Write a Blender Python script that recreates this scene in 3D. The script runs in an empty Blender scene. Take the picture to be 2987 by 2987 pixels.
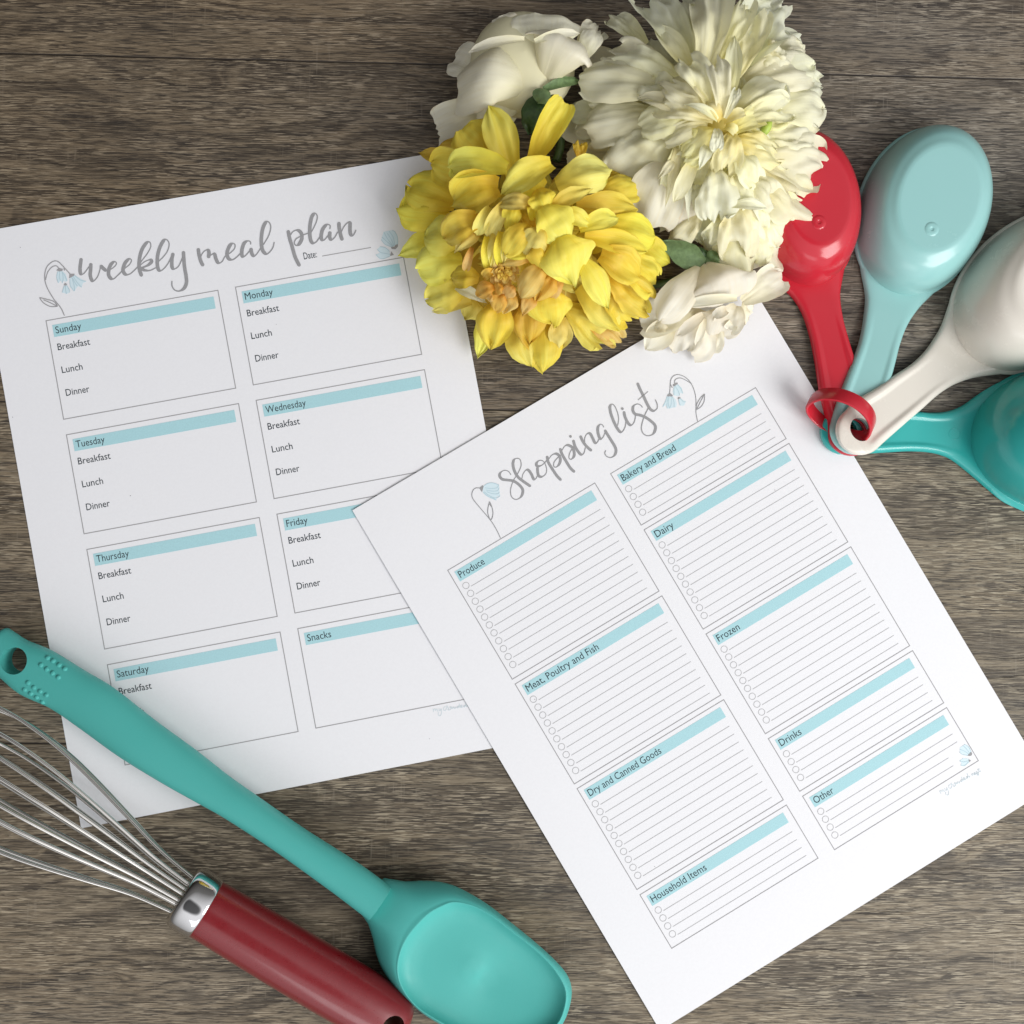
import bpy, bmesh, math, random
from mathutils import Vector, Matrix, noise as mnoise
C = bpy.context.scene.collection
S = 0.001                       # everything below is written in millimetres
SC = bpy.context.scene

# ------------------------------------------------------------------ camera
W, F, RX, RY, D = 2987.0, 3350.0, -0.03386, 0.03225, 537.362
cx_, sx_, cy_, sy_ = math.cos(RX), math.sin(RX), math.cos(RY), math.sin(RY)
R = Matrix(((1, 0, 0), (0, cx_, -sx_), (0, sx_, cx_))) @ Matrix(((cy_, 0, sy_), (0, 1, 0), (-sy_, 0, cy_)))
RT = R.transposed()
CAM = RT @ Vector((0, 0, D))
cam = bpy.data.cameras.new('camera'); camo = bpy.data.objects.new('camera', cam); C.objects.link(camo)
cam.sensor_width = 36; cam.lens = 36 * F / W; cam.clip_start = 0.01; cam.clip_end = 50
camo.matrix_world = Matrix.Translation(CAM * S) @ RT.to_4x4()
SC.camera = camo

# ------------------------------------------------------------------ light
SC.view_settings.view_transform = 'Standard'; SC.view_settings.look = 'None'
SC.view_settings.exposure = 0; SC.view_settings.gamma = 1
w_ = bpy.data.worlds.new('World'); SC.world = w_; w_.use_nodes = True
nt = w_.node_tree; nt.nodes.clear()
o_ = nt.nodes.new('ShaderNodeOutputWorld'); b_ = nt.nodes.new('ShaderNodeBackground')
tc_ = nt.nodes.new('ShaderNodeTexCoord'); dp_ = nt.nodes.new('ShaderNodeVectorMath'); dp_.operation = 'DOT_PRODUCT'
dp_.inputs[1].default_value = (0.42, -0.62, 0.66)
rp_ = nt.nodes.new('ShaderNodeValToRGB')
e = rp_.color_ramp.elements
e[0].position = 0.22; e[0].color = (0.022, 0.019, 0.017, 1)
e[1].position = 0.92; e[1].color = (1.0, 1.0, 1.03, 1)
x_ = e.new(0.57); x_.color = (0.17, 0.165, 0.16, 1)
nt.links.new(tc_.outputs['Generated'], dp_.inputs[0])
mr_ = nt.nodes.new('ShaderNodeMapRange'); mr_.inputs[1].default_value = -1; mr_.inputs[2].default_value = 1
nt.links.new(dp_.outputs['Value'], mr_.inputs[0]); nt.links.new(mr_.outputs[0], rp_.inputs[0])
sx2 = nt.nodes.new('ShaderNodeSeparateXYZ'); nt.links.new(tc_.outputs['Generated'], sx2.inputs[0])
zr_ = nt.nodes.new('ShaderNodeMapRange'); zr_.interpolation_type = 'SMOOTHSTEP'      # the photographer's dark shape overhead
for i_, x2 in enumerate((0.90, 0.965, 1.0, 0.12)): zr_.inputs[i_ + 1].default_value = x2
nt.links.new(sx2.outputs['Z'], zr_.inputs[0])
mu_ = nt.nodes.new('ShaderNodeMix'); mu_.data_type = 'RGBA'; mu_.blend_type = 'MULTIPLY'; mu_.inputs[0].default_value = 1
nt.links.new(rp_.outputs[0], mu_.inputs[6]); nt.links.new(zr_.outputs[0], mu_.inputs[7]); nt.links.new(mu_.outputs[2], b_.inputs[0]); b_.inputs[1].default_value = 1.05
nt.links.new(b_.outputs[0], o_.inputs[0])

def area(name, loc, target, sx, sy, power, col):
    l = bpy.data.lights.new(name, 'AREA'); l.shape = 'RECTANGLE'; l.size = sx * S; l.size_y = sy * S
    l.energy = power; l.color = col
    o = bpy.data.objects.new(name, l); C.objects.link(o)
    o.location = Vector(loc) * S
    o.rotation_euler = (Vector(target) - Vector(loc)).to_track_quat('-Z', 'Y').to_euler()
    return o
area('window_light', (820, -480, 820), (60, 20, 0), 680, 560, 10.9, (1.0, 0.985, 0.965))
area('side_window_light', (-60, -1150, 780), (0, 0, 0), 700, 480, 1.9, (0.97, 0.985, 1.0))

# ------------------------------------------------------------------ helpers
def ray(px, py, z=0.0):
    d = RT @ Vector(((px - W / 2) / F, -(py - W / 2) / F, -1))
    t = (z - CAM.z) / d.z
    return CAM + d * t

def mesh(name, verts, faces, mat, parent=None, smooth=True, uvs=None):
    me = bpy.data.meshes.new(name)
    me.from_pydata([(v[0] * S, v[1] * S, v[2] * S) for v in verts], [], faces)
    if uvs:
        ul = me.uv_layers.new(name='UVMap')
        for lp in me.loops: ul.data[lp.index].uv = uvs[lp.vertex_index]
    if smooth: me.polygons.foreach_set('use_smooth', [True] * len(me.polygons))
    me.materials.append(mat); me.update()
    o = bpy.data.objects.new(name, me); C.objects.link(o)
    if parent: o.parent = parent
    return o

def fix_normals(o):
    bm = bmesh.new(); bm.from_mesh(o.data); bmesh.ops.recalc_face_normals(bm, faces=bm.faces); bm.to_mesh(o.data); bm.free()

def tag(o, label, cat, group=None):
    o['label'] = label; o['category'] = cat
    if group: o['group'] = group
    return o

def thing(name, loc, label, cat, group=None):      # an Empty; seat() moves it to the thing's base at the end
    o = bpy.data.objects.new(name, None); C.objects.link(o); o.empty_display_size = 0.01
    return tag(o, label, cat, group)
def seat():
    for o in [x for x in C.objects if x.type == 'EMPTY' and x.parent is None]:
        pts = [v.co for c in o.children for v in c.data.vertices]
        b = Vector([sum(p[i] for p in pts) / len(pts) for i in range(2)] + [min(p.z for p in pts)])
        o.location = b
        for c in o.children: c.location = -b

def boolean(o, cutters):
    for c in cutters:
        m = o.modifiers.new('b', 'BOOLEAN'); m.operation = 'DIFFERENCE'; m.object = c; m.solver = 'EXACT'
    dg = bpy.context.evaluated_depsgraph_get(); dg.update()
    me = bpy.data.meshes.new_from_object(o.evaluated_get(dg))
    o.modifiers.clear(); old = o.data; nm = old.name; o.data = me
    bpy.data.meshes.remove(old); me.name = nm
    for c in cutters: bpy.data.objects.remove(c)

def cyl_cutter(p, axis, r, h, n=40):
    axis = Vector(axis).normalized(); a = axis.orthogonal().normalized(); b = axis.cross(a)
    v, f = [], []
    for k in (-1, 1):
        for i in range(n):
            t = 2 * math.pi * i / n
            v.append(Vector(p) + axis * h * k + a * r * math.cos(t) + b * r * math.sin(t))
    for i in range(n): f.append((i, (i + 1) % n, n + (i + 1) % n, n + i))
    f.append(tuple(range(n))[::-1]); f.append(tuple(range(n, 2 * n)))
    o = mesh('cutter', v, f, MATS['dummy'], smooth=False); fix_normals(o); return o

def cat_rom(pts, per=8):
    n = len(pts); out = []
    for i in range(n - 1):
        p0, p1, p2, p3 = pts[max(i - 1, 0)], pts[i], pts[i + 1], pts[min(i + 2, n - 1)]
        for k in range(per):
            t = k / per
            out.append(tuple(0.5 * (2 * p1[j] + (p2[j] - p0[j]) * t + (2 * p0[j] - 5 * p1[j] + 4 * p2[j] - p3[j]) * t * t
                       + (3 * p1[j] - p0[j] - 3 * p2[j] + p3[j]) * t ** 3) for j in range(len(p1))))
    out.append(tuple(pts[-1])); return out

def loft(rings, closed=True, caps=True):
    n = len(rings[0]); v = [p for r in rings for p in r]; f = []
    for i in range(len(rings) - 1):
        for j in range(n if closed else n - 1):
            a = i * n + j; b = i * n + (j + 1) % n
            f.append((a, b, b + n, a + n))
    if caps:
        for base, ring in ((0, rings[0]), ((len(rings) - 1) * n, rings[-1])):
            c = sum((Vector(p) for p in ring), Vector()) / n; v.append(c); ci = len(v) - 1
            for j in range(n):
                t = (base + j, base + (j + 1) % n, ci); f.append(t if base == 0 else t[::-1])
    return v, f

def tube(path, r, n=10, caps=True):
    rings = []; up = None
    for i, p in enumerate(path):
        p = Vector(p); t = (Vector(path[min(i + 1, len(path) - 1)]) - Vector(path[max(i - 1, 0)])).normalized()
        if up is None: up = t.orthogonal().normalized()
        up = (up - t * up.dot(t)).normalized(); b = t.cross(up)
        rr = r[i] if isinstance(r, (list, tuple)) else r
        rings.append([p + up * rr * math.cos(2 * math.pi * k / n) + b * rr * math.sin(2 * math.pi * k / n) for k in range(n)])
    return loft(rings, True, caps)

def lathe(o, axis, prof, n=48, ref=None):
    axis = Vector(axis).normalized(); a = (ref or axis.orthogonal()).normalized(); b = axis.cross(a)
    rings = [[Vector(o) + axis * s + a * r * math.cos(2 * math.pi * k / n) + b * r * math.sin(2 * math.pi * k / n) for k in range(n)] for s, r in prof]
    return loft(rings, True, False)

# ------------------------------------------------------------------ materials
MATS = {}
def newmat(name):
    m = bpy.data.materials.new(name); m.use_nodes = True; MATS[name] = m
    return m, m.node_tree, m.node_tree.nodes['Principled BSDF']

def plain(name, col, rough=0.5, spec=0.5, coat=0.0, metal=0.0, bump=None, mottle=0.0, sss=0.0, coatr=0.08):
    m, t, p = newmat(name)
    p.inputs['Base Color'].default_value = (*col, 1); p.inputs['Roughness'].default_value = rough
    p.inputs['Specular IOR Level'].default_value = spec; p.inputs['Metallic'].default_value = metal
    p.inputs['Coat Weight'].default_value = coat; p.inputs['Coat Roughness'].default_value = coatr
    if sss:
        p.inputs['Subsurface Weight'].default_value = sss; p.inputs['Subsurface Radius'].default_value = (1, 1, 1)
        p.inputs['Subsurface Scale'].default_value = 0.002
    if name.endswith('plastic') or name in ('silicone', 'whisk_red', 'chrome'):
        tc = t.nodes.new('ShaderNodeTexCoord'); n = t.nodes.new('ShaderNodeTexNoise'); n.inputs['Scale'].default_value = 90; n.inputs['Detail'].default_value = 6; n.inputs['Roughness'].default_value = 0.7
        t.links.new(tc.outputs['Object'], n.inputs['Vector']); r = t.nodes.new('ShaderNodeMapRange'); r.inputs[1].default_value = 0.35; r.inputs[2].default_value = 0.7
        r.inputs[3].default_value = rough * 0.85; r.inputs[4].default_value = rough * 1.45; t.links.new(n.outputs['Fac'], r.inputs[0]); t.links.new(r.outputs[0], p.inputs['Roughness'])
    if bump or mottle:
        tc = t.nodes.new('ShaderNodeTexCoord'); n = t.nodes.new('ShaderNodeTexNoise')
        n.inputs['Scale'].default_value = (bump or (400, 0))[0]; n.inputs['Detail'].default_value = 4
        t.links.new(tc.outputs['Object'], n.inputs['Vector'])
        if bump:
            b = t.nodes.new('ShaderNodeBump'); b.inputs['Strength'].default_value = bump[1]; b.inputs['Distance'].default_value = 0.0004
            t.links.new(n.outputs['Fac'], b.inputs['Height']); t.links.new(b.outputs['Normal'], p.inputs['Normal'])
        if mottle:
            r = t.nodes.new('ShaderNodeValToRGB'); e = r.color_ramp.elements
            e[0].position = 0.3; e[1].position = 0.7
            e[0].color = (*[c * (1 - mottle) for c in col], 1); e[1].color = (*[min(1, c * (1 + mottle)) for c in col], 1)
            t.links.new(n.outputs['Fac'], r.inputs[0]); t.links.new(r.outputs[0], p.inputs['Base Color'])
    return m

plain('dummy', (0.5, 0.5, 0.5))
plain('paper', (0.84, 0.845, 0.87), 0.75, 0.25, bump=(900, 0.06), mottle=0.012)
plain('ink_text', (0.035, 0.048, 0.058), 0.7, 0.2)
plain('ink_title', (0.33, 0.33, 0.34), 0.7, 0.2, bump=(2500, 0.0), mottle=0.10)
plain('ink_line', (0.36, 0.355, 0.365), 0.7, 0.2)
plain('ink_rule', (0.48, 0.48, 0.49), 0.7, 0.2)
plain('ink_bar', (0.42, 0.68, 0.73), 0.7, 0.2, bump=(1800, 0.0), mottle=0.05)
plain('ink_pale', (0.66, 0.80, 0.86), 0.7, 0.2)
plain('ink_paleline', (0.50, 0.66, 0.72), 0.7, 0.2)
plain('ink_footer', (0.63, 0.72, 0.76), 0.7, 0.2)
plain('silicone', (0.078, 0.44, 0.40), 0.46, 0.38, bump=(2500, 0.05), mottle=0.02, sss=0.12)
plain('red_plastic', (0.55, 0.022, 0.038), 0.17, 0.5, sss=0.05)
plain('aqua_plastic', (0.31, 0.585, 0.57), 0.20, 0.5, sss=0.05)
plain('cream_plastic', (0.77, 0.73, 0.65), 0.22, 0.5, sss=0.05)
plain('teal_plastic', (0.035, 0.42, 0.395), 0.17, 0.5, sss=0.05)
plain('whisk_red', (0.21, 0.008, 0.013), 0.27, 0.5, coat=0.7, coatr=0.14, bump=(900, 0.03), mottle=0.05)
plain('steel', (0.68, 0.66, 0.62), 0.12, 0.5, metal=1)
plain('chrome', (0.70, 0.70, 0.70), 0.06, 0.5, metal=1)
plain('dark_inside', (0.05, 0.04, 0.04), 0.7, 0.2)
plain('leaf_green', (0.14, 0.22, 0.09), 0.5, 0.4, bump=(600, 0.25), mottle=0.25)
plain('leaf_pale', (0.15, 0.23, 0.10), 0.55, 0.35, bump=(600, 0.25), mottle=0.2)
plain('leaf_dark', (0.035, 0.075, 0.022), 0.45, 0.4, bump=(600, 0.25), mottle=0.3)
plain('carpel', (0.42, 0.55, 0.10), 0.45, 0.4, mottle=0.1)
plain('stem_dark', (0.06, 0.10, 0.03), 0.5, 0.4, mottle=0.3)

def petal_mat(name, base, tip, vein, edge=None, spots=None, trans=0.32, rough=0.5, e0=0.05, e1=0.6):
    """UV: x across the petal (0-1), y from base to tip; pigment runs from base to tip, with fine veins and browned margins."""
    m, t, p = newmat(name)
    N, L = t.nodes, t.links
    uv = N.new('ShaderNodeUVMap'); sp = N.new('ShaderNodeSeparateXYZ'); L.new(uv.outputs[0], sp.inputs[0])
    r = N.new('ShaderNodeValToRGB'); e = r.color_ramp.elements
    e[0].position = e0; e[0].color = (*base, 1); e[1].position = e1; e[1].color = (*tip, 1)
    oi = N.new('ShaderNodeObjectInfo')
    nz = N.new('ShaderNodeTexNoise'); nz.inputs['Scale'].default_value = 3; nz.inputs['Detail'].default_value = 3
    ad = N.new('ShaderNodeVectorMath'); ad.operation = 'ADD'; L.new(uv.outputs[0], ad.inputs[0]); L.new(oi.outputs['Random'], ad.inputs[1])
    L.new(ad.outputs[0], nz.inputs['Vector'])
    ma = N.new('ShaderNodeMath'); ma.operation = 'MULTIPLY_ADD'; ma.inputs[1].default_value = 0.5; L.new(nz.outputs['Fac'], ma.inputs[0])
    s2 = N.new('ShaderNodeMath'); s2.operation = 'ADD'; L.new(sp.outputs['Y'], s2.inputs[0]); s2.inputs[1].default_value = -0.25
    L.new(s2.outputs[0], ma.inputs[2]); L.new(ma.outputs[0], r.inputs[0])
    # veins: noise stretched along the petal
    mp = N.new('ShaderNodeMapping'); mp.inputs['Scale'].default_value = (26, 1.6, 1); L.new(ad.outputs[0], mp.inputs[0])
    vn = N.new('ShaderNodeTexNoise'); vn.inputs['Scale'].default_value = 1; vn.inputs['Detail'].default_value = 3; L.new(mp.outputs[0], vn.inputs['Vector'])
    vr = N.new('ShaderNodeMapRange'); vr.inputs[1].default_value = 0.42; vr.inputs[2].default_value = 0.75; L.new(vn.outputs['Fac'], vr.inputs[0])
    mv = N.new('ShaderNodeMix'); mv.data_type = 'RGBA'; mv.inputs[7].default_value = (*vein, 1)
    mf = N.new('ShaderNodeMath'); mf.operation = 'MULTIPLY'; mf.inputs[1].default_value = 0.75; L.new(vr.outputs[0], mf.inputs[0])
    L.new(mf.outputs[0], mv.inputs[0]); L.new(r.outputs[0], mv.inputs[6]); col = mv.outputs[2]
    # slight hue shift per petal
    hs = N.new('ShaderNodeHueSaturation'); hm = N.new('ShaderNodeMapRange'); hm.inputs[3].default_value = 0.487; hm.inputs[4].default_value = 0.512
    L.new(oi.outputs['Random'], hm.inputs[0]); L.new(hm.outputs[0], hs.inputs['Hue'])
    vm = N.new('ShaderNodeMapRange'); vm.inputs[3].default_value = 0.93; vm.inputs[4].default_value = 1.06
    L.new(oi.outputs['Random'], vm.inputs[0]); L.new(vm.outputs[0], hs.inputs['Value']); L.new(col, hs.inputs['Color']); col = hs.outputs[0]
    if spots:   # bruises
        n2 = N.new('ShaderNodeTexNoise'); n2.inputs['Scale'].default_value = 7; n2.inputs['Detail'].default_value = 4; L.new(ad.outputs[0], n2.inputs['Vector'])
        m2 = N.new('ShaderNodeMapRange'); m2.inputs[1].default_value = 0.66; m2.inputs[2].default_value = 0.76; m2.inputs[4].default_value = 0.32; L.new(n2.outputs['Fac'], m2.inputs[0])
        x2 = N.new('ShaderNodeMix'); x2.data_type = 'RGBA'; x2.inputs[7].default_value = (*spots, 1)
        L.new(m2.outputs[0], x2.inputs[0]); L.new(col, x2.inputs[6]); col = x2.outputs[2]
    if edge:    # browned margin
        ab = N.new('ShaderNodeMath'); ab.operation = 'SUBTRACT'; ab.inputs[1].default_value = 0.5; L.new(sp.outputs['X'], ab.inputs[0])
        a2 = N.new('ShaderNodeMath'); a2.operation = 'ABSOLUTE'; L.new(ab.outputs[0], a2.inputs[0])
        a3 = N.new('ShaderNodeMath'); a3.operation = 'MULTIPLY'; a3.inputs[1].default_value = 2; L.new(a2.outputs[0], a3.inputs[0])
        mx = N.new('ShaderNodeMath'); mx.operation = 'MAXIMUM'; L.new(a3.outputs[0], mx.inputs[0]); L.new(sp.outputs['Y'], mx.inputs[1])
        n3 = N.new('ShaderNodeTexNoise'); n3.inputs['Scale'].default_value = 5; L.new(ad.outputs[0], n3.inputs['Vector'])
        a4 = N.new('ShaderNodeMath'); a4.operation = 'MULTIPLY_ADD'; a4.inputs[1].default_value = 0.28; L.new(n3.outputs['Fac'], a4.inputs[0]); L.new(mx.outputs[0], a4.inputs[2])
        m3 = N.new('ShaderNodeMapRange'); m3.inputs[1].default_value = 1.10; m3.inputs[2].default_value = 1.18; m3.inputs[4].default_value = 0.4; L.new(a4.outputs[0], m3.inputs[0])
        x3 = N.new('ShaderNodeMix'); x3.data_type = 'RGBA'; x3.inputs[7].default_value = (*edge, 1)
        L.new(m3.outputs[0], x3.inputs[0]); L.new(col, x3.inputs[6]); col = x3.outputs[2]
    L.new(col, p.inputs['Base Color']); p.inputs['Roughness'].default_value = rough; p.inputs['Specular IOR Level'].default_value = 0.3
    bp = N.new('ShaderNodeBump'); bp.inputs['Strength'].default_value = 0.35; bp.inputs['Distance'].default_value = 0.0005
    L.new(vn.outputs['Fac'], bp.inputs['Height']); L.new(bp.outputs[0], p.inputs['Normal'])
    tr = N.new('ShaderNodeBsdfTranslucent'); L.new(col, tr.inputs[0])
    mx = N.new('ShaderNodeMixShader'); mx.inputs[0].default_value = trans
    L.new(p.outputs[0], mx.inputs[1]); L.new(tr.outputs[0], mx.inputs[2]); L.new(mx.outputs[0], N['Material Output'].inputs[0])
    return m
BR = (0.40, 0.20, 0.03)
petal_mat('p_yellow', (0.85, 0.58, 0.04), (0.90, 0.79, 0.11), (0.87, 0.66, 0.045), BR, (0.72, 0.40, 0.03), 0.24)
petal_mat('p_lemon', (0.86, 0.66, 0.06), (0.90, 0.84, 0.18), (0.85, 0.73, 0.09), None, (0.72, 0.50, 0.05), 0.24)
petal_mat('p_pale', (0.84, 0.62, 0.09), (0.87, 0.79, 0.24), (0.85, 0.68, 0.13), None, None, 0.2)
petal_mat('p_orange', (0.76, 0.36, 0.035), (0.87, 0.62, 0.13), (0.80, 0.46, 0.05), None, (0.66, 0.30, 0.03))
petal_mat('p_peach', (0.78, 0.42, 0.06), (0.88, 0.68, 0.24), (0.82, 0.52, 0.10), None, (0.68, 0.34, 0.05))
petal_mat('p_ochre', (0.68, 0.42, 0.03), (0.78, 0.60, 0.07), (0.66, 0.40, 0.03), (0.30, 0.15, 0.03), (0.50, 0.26, 0.03), 0.24)
petal_mat('p_white', (0.90, 0.85, 0.48), (0.92, 0.91, 0.70), (0.91, 0.88, 0.62), None, None, 0.22)
petal_mat('p_ivory', (0.91, 0.83, 0.40), (0.93, 0.91, 0.66), (0.92, 0.88, 0.56), None, None, 0.22)
petal_mat('p_butter', (0.90, 0.76, 0.20), (0.93, 0.90, 0.54), (0.91, 0.83, 0.36), None, None, 0.22)
petal_mat('p_grey', (0.88, 0.85, 0.53), (0.87, 0.88, 0.71), (0.87, 0.86, 0.62), None, None, 0.22)
petal_mat('p_rose', (0.88, 0.84, 0.58), (0.91, 0.88, 0.73), (0.89, 0.84, 0.64), (0.66, 0.48, 0.24), (0.78, 0.66, 0.40), 0.2)
petal_mat('p_blush', (0.89, 0.81, 0.58), (0.91, 0.88, 0.75), (0.90, 0.84, 0.65), (0.66, 0.46, 0.24), None, 0.22)

def wood():
    m, t, p = newmat('wood'); N, L = t.nodes, t.links
    tc = N.new('ShaderNodeTexCoord'); mm = N.new('ShaderNodeMapping'); mm.inputs['Scale'].default_value = (1000, 1000, 1000)
    mm.inputs['Rotation'].default_value = (0, 0, math.radians(0.7))
    L.new(tc.outputs['Object'], mm.inputs[0])
    def nm(op, a, b=None, c=None, clamp=False):
        n = N.new('ShaderNodeMath'); n.operation = op; n.use_clamp = clamp
        for i, x in enumerate((a, b, c)):
            if x is None: continue
            if isinstance(x, (int, float)): n.inputs[i].default_value = x
            else: L.new(x, n.inputs[i])
        return n.outputs[0]
    def noise(vec, sx, sy, detail, rough=0.55, off=0.0, dist=0.0):
        k = N.new('ShaderNodeMapping'); k.inputs['Scale'].default_value = (sx, sy, 1); k.inputs['Location'].default_value = (off, off * 1.7, off * 0.3)
        L.new(vec, k.inputs[0]); n = N.new('ShaderNodeTexNoise'); n.inputs['Scale'].default_value = 1
        n.inputs['Detail'].default_value = detail; n.inputs['Roughness'].default_value = rough; n.inputs['Distortion'].default_value = dist
        L.new(k.outputs[0], n.inputs['Vector']); return n.outputs['Fac']
    def rng(v, a, b, c=0.0, d=1.0):
        n = N.new('ShaderNodeMapRange'); n.clamp = True
        for i, x in enumerate((a, b, c, d)): n.inputs[i + 1].default_value = x
        L.new(v, n.inputs[0]); return n.outputs[0]
    def mix(f, a, b, mode='MIX'):
        n = N.new('ShaderNodeMix'); n.data_type = 'RGBA'; n.blend_type = mode
        for i, x in ((0, f), (6, a), (7, b)):
            if isinstance(x, tuple): n.inputs[i].default_value = (*x, 1)
            elif isinstance(x, (int, float)): n.inputs[i].default_value = x
            else: L.new(x, n.inputs[i])
        return n.outputs[2]
    P = mm.outputs[0]
    sp = N.new('ShaderNodeSeparateXYZ'); L.new(P, sp.inputs[0])
    warp = noise(P, 1 / 95, 1 / 34, 2, 0.5, 3.1)
    warp2 = noise(P, 1 / 22, 1 / 9, 2, 0.5, 7.7)
    y2 = nm('ADD', sp.outputs['Y'], nm('ADD', nm('MULTIPLY', nm('SUBTRACT', warp, 0.5), 46.0), nm('MULTIPLY', nm('SUBTRACT', warp2, 0.5), 5.0)))
    cb = N.new('ShaderNodeCombineXYZ'); L.new(sp.outputs['X'], cb.inputs[0]); L.new(y2, cb.inputs[1]); V = cb.outputs[0]
    y3 = nm('ADD', sp.outputs['Y'], nm('MULTIPLY', nm('SUBTRACT', warp2, 0.5), 3.0))
    cc = N.new('ShaderNodeCombineXYZ'); L.new(sp.outputs['X'], cc.inputs[0]); L.new(y3, cc.inputs[1]); V3 = cc.outputs[0]
    band = noise(V, 1 / 170, 1 / 5.2, 4, 0.62, 1.3)          # growth rings
    fib = noise(V3, 1 / 30, 1 / 0.78, 4, 0.62, 5.2)         # fibres
    fine = noise(P, 1 / 10, 1 / 0.52, 2, 0.55, 11.0)
    fine2 = noise(P, 1 / 9, 1 / 0.50, 2, 0.55, 83.0)
    lit = noise(P, 1 / 40, 1 / 9, 3, 0.6, 91.0)       # short pores
    chop = noise(V3, 1 / 5.0, 1 / 0.9, 2, 0.6, 15.0)        # cuts the fibres up
    big = noise(P, 1 / 150, 1 / 42, 3, 0.5, 21.0)
    tone = noise(P, 1 / 120, 1 / 60, 2, 0.5, 31.0)
    ring = rng(band, 0.45, 0.54)
    dark = mix(tone, (0.082, 0.072, 0.062), (0.090, 0.069, 0.050))
    lite = mix(tone, (0.190, 0.170, 0.143), (0.215, 0.168, 0.118))
    col = mix(ring, dark, lite)
    col = mix(rng(fib, 0.50, 0.60, 0, 0.42), col, mix(tone, (0.195, 0.178, 0.155), (0.220, 0.176, 0.128)))
    dk = nm('MULTIPLY', rng(fib, 0.480, 0.41), rng(chop, 0.34, 0.46), None, True)
    col = mix(nm('MULTIPLY', dk, 0.72), col, (0.036, 0.031, 0.027))
    bl = nm('MULTIPLY', rng(fine, 0.470, 0.425), rng(big, 0.36, 0.58, 0.50, 1.0), None, True)
    col = mix(nm('MULTIPLY', bl, 0.80), col, (0.034, 0.029, 0.026))
    lt = nm('MULTIPLY', rng(fine2, 0.540, 0.585), rng(lit, 0.40, 0.58, 0.30, 1.0), None, True)
    col = mix(nm('MULTIPLY', lt, 0.80), col, (0.40, 0.355, 0.295))
    col = mix(rng(big, 0.52, 0.70, 0, 0.45), col, mix(0.45, col, (0.085, 0.090, 0.102)))        # cool weathered patches
    saw = noise(P, 1 / 1.3, 1 / 22, 2, 0.6, 41.0)                                            # saw marks across the grain
    sm = nm('MULTIPLY', rng(saw, 0.60, 0.68), rng(noise(P, 1 / 38, 1 / 24, 2, 0.5, 47.0), 0.52, 0.66), None, True)
    col = mix(nm('MULTIPLY', sm, 0.32), col, (0.27, 0.24, 0.21))
    vor = N.new('ShaderNodeTexVoronoi'); vor.inputs['Scale'].default_value = 1
    kk = N.new('ShaderNodeMapping'); kk.inputs['Scale'].default_value = (1 / 70, 1 / 34, 1); L.new(P, kk.inputs[0]); L.new(kk.outputs[0], vor.inputs['Vector'])
    kn = rng(nm('ADD', vor.outputs['Distance'], nm('MULTIPLY', nm('SUBTRACT', chop, 0.5), 0.12)), 0.03, 0.11, 1.0, 0.0)
    col = mix(nm('MULTIPLY', kn, 0.55), col, (0.030, 0.027, 0.027))                          # small knots
    # long cracks and the plank joints
    crk = noise(V3, 1 / 260, 1 / 4.2, 2, 0.5, 61.0)
    ck = rng(nm('ABSOLUTE', nm('SUBTRACT', crk, 0.5)), 0.0, 0.006, 1, 0)
    ck = nm('MULTIPLY', ck, rng(noise(P, 1 / 60, 1 / 8, 2, 0.5, 67.0), 0.50, 0.56))
    seam = None
    for yy, lo in ((SEAMS[0], 1), (SEAMS[1], 1), (SEAMS[2], 1)):
        d = nm('ABSOLUTE', nm('SUBTRACT', nm('ADD', sp.outputs['Y'], nm('MULTIPLY', nm('SUBTRACT', warp2, 0.5), 0.5)), yy))
        s = rng(d, 0.22, 0.62, 1, 0); seam = s if seam is None else nm('MAXIMUM', seam, s)
    gap = nm('MAXIMUM', nm('MULTIPLY', ck, 0.85), nm('MULTIPLY', seam, 0.9))
    col = mix(gap, col, (0.014, 0.011, 0.010))
    # tint varies left to right and steps at joints, darkest at upper left
    pl1 = rng(sp.outputs['Y'], SEAMS[0] - 0.2, SEAMS[0] + 0.2); pl2 = rng(sp.outputs['Y'], SEAMS[1] - 0.2, SEAMS[1] + 0.2)
    xg = rng(sp.outputs['X'], -180, 190)
    col = mix(1.0, col, mix(xg, mix(pl2, (1.08, 1.02, 0.88), (0.84, 0.755, 0.62)), mix(pl2, (1.07, 1.05, 0.93), (0.99, 0.985, 0.95))), 'MULTIPLY')
    col = mix(1.0, col, mix(pl1, (1, 1, 1), (1.02, 1.0, 0.97)), 'MULTIPLY')
    L.new(col, p.inputs['Base Color'])
    p.inputs['Specular IOR Level'].default_value = 0.35
    L.new(rng(fib, 0.3, 0.7, 0.62, 0.46), p.inputs['Roughness'])
    h = nm('SUBTRACT', nm('ADD', nm('MULTIPLY', fib, 0.6), nm('MULTIPLY', fine, 0.5)), nm('MULTIPLY', gap, 1.2))
    bp = N.new('ShaderNodeBump'); bp.inputs['Strength'].default_value = 0.55; bp.inputs['Distance'].default_value = 0.0006
    L.new(h, bp.inputs['Height']); L.new(bp.outputs[0], p.inputs['Normal'])
SEAMS = [ray(2450, 207)[1], ray(1490, 1196)[1], ray(1490, 2178)[1]]
wood()

# ------------------------------------------------------------------ the surface
v = [(-900, -800, 0), (900, -800, 0), (900, 800, 0), (-900, 800, 0), (-900, -800, -25), (900, -800, -25), (900, 800, -25), (-900, 800, -25)]
tb = mesh('tabletop', v, [(0, 1, 2, 3), (7, 6, 5, 4), (0, 4, 5, 1), (1, 5, 6, 2), (2, 6, 7, 3), (3, 7, 4, 0)], MATS['wood'], smooth=False)
tb['kind'] = 'structure'; tb['label'] = 'weathered grey brown wood grain planks under everything'

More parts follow.
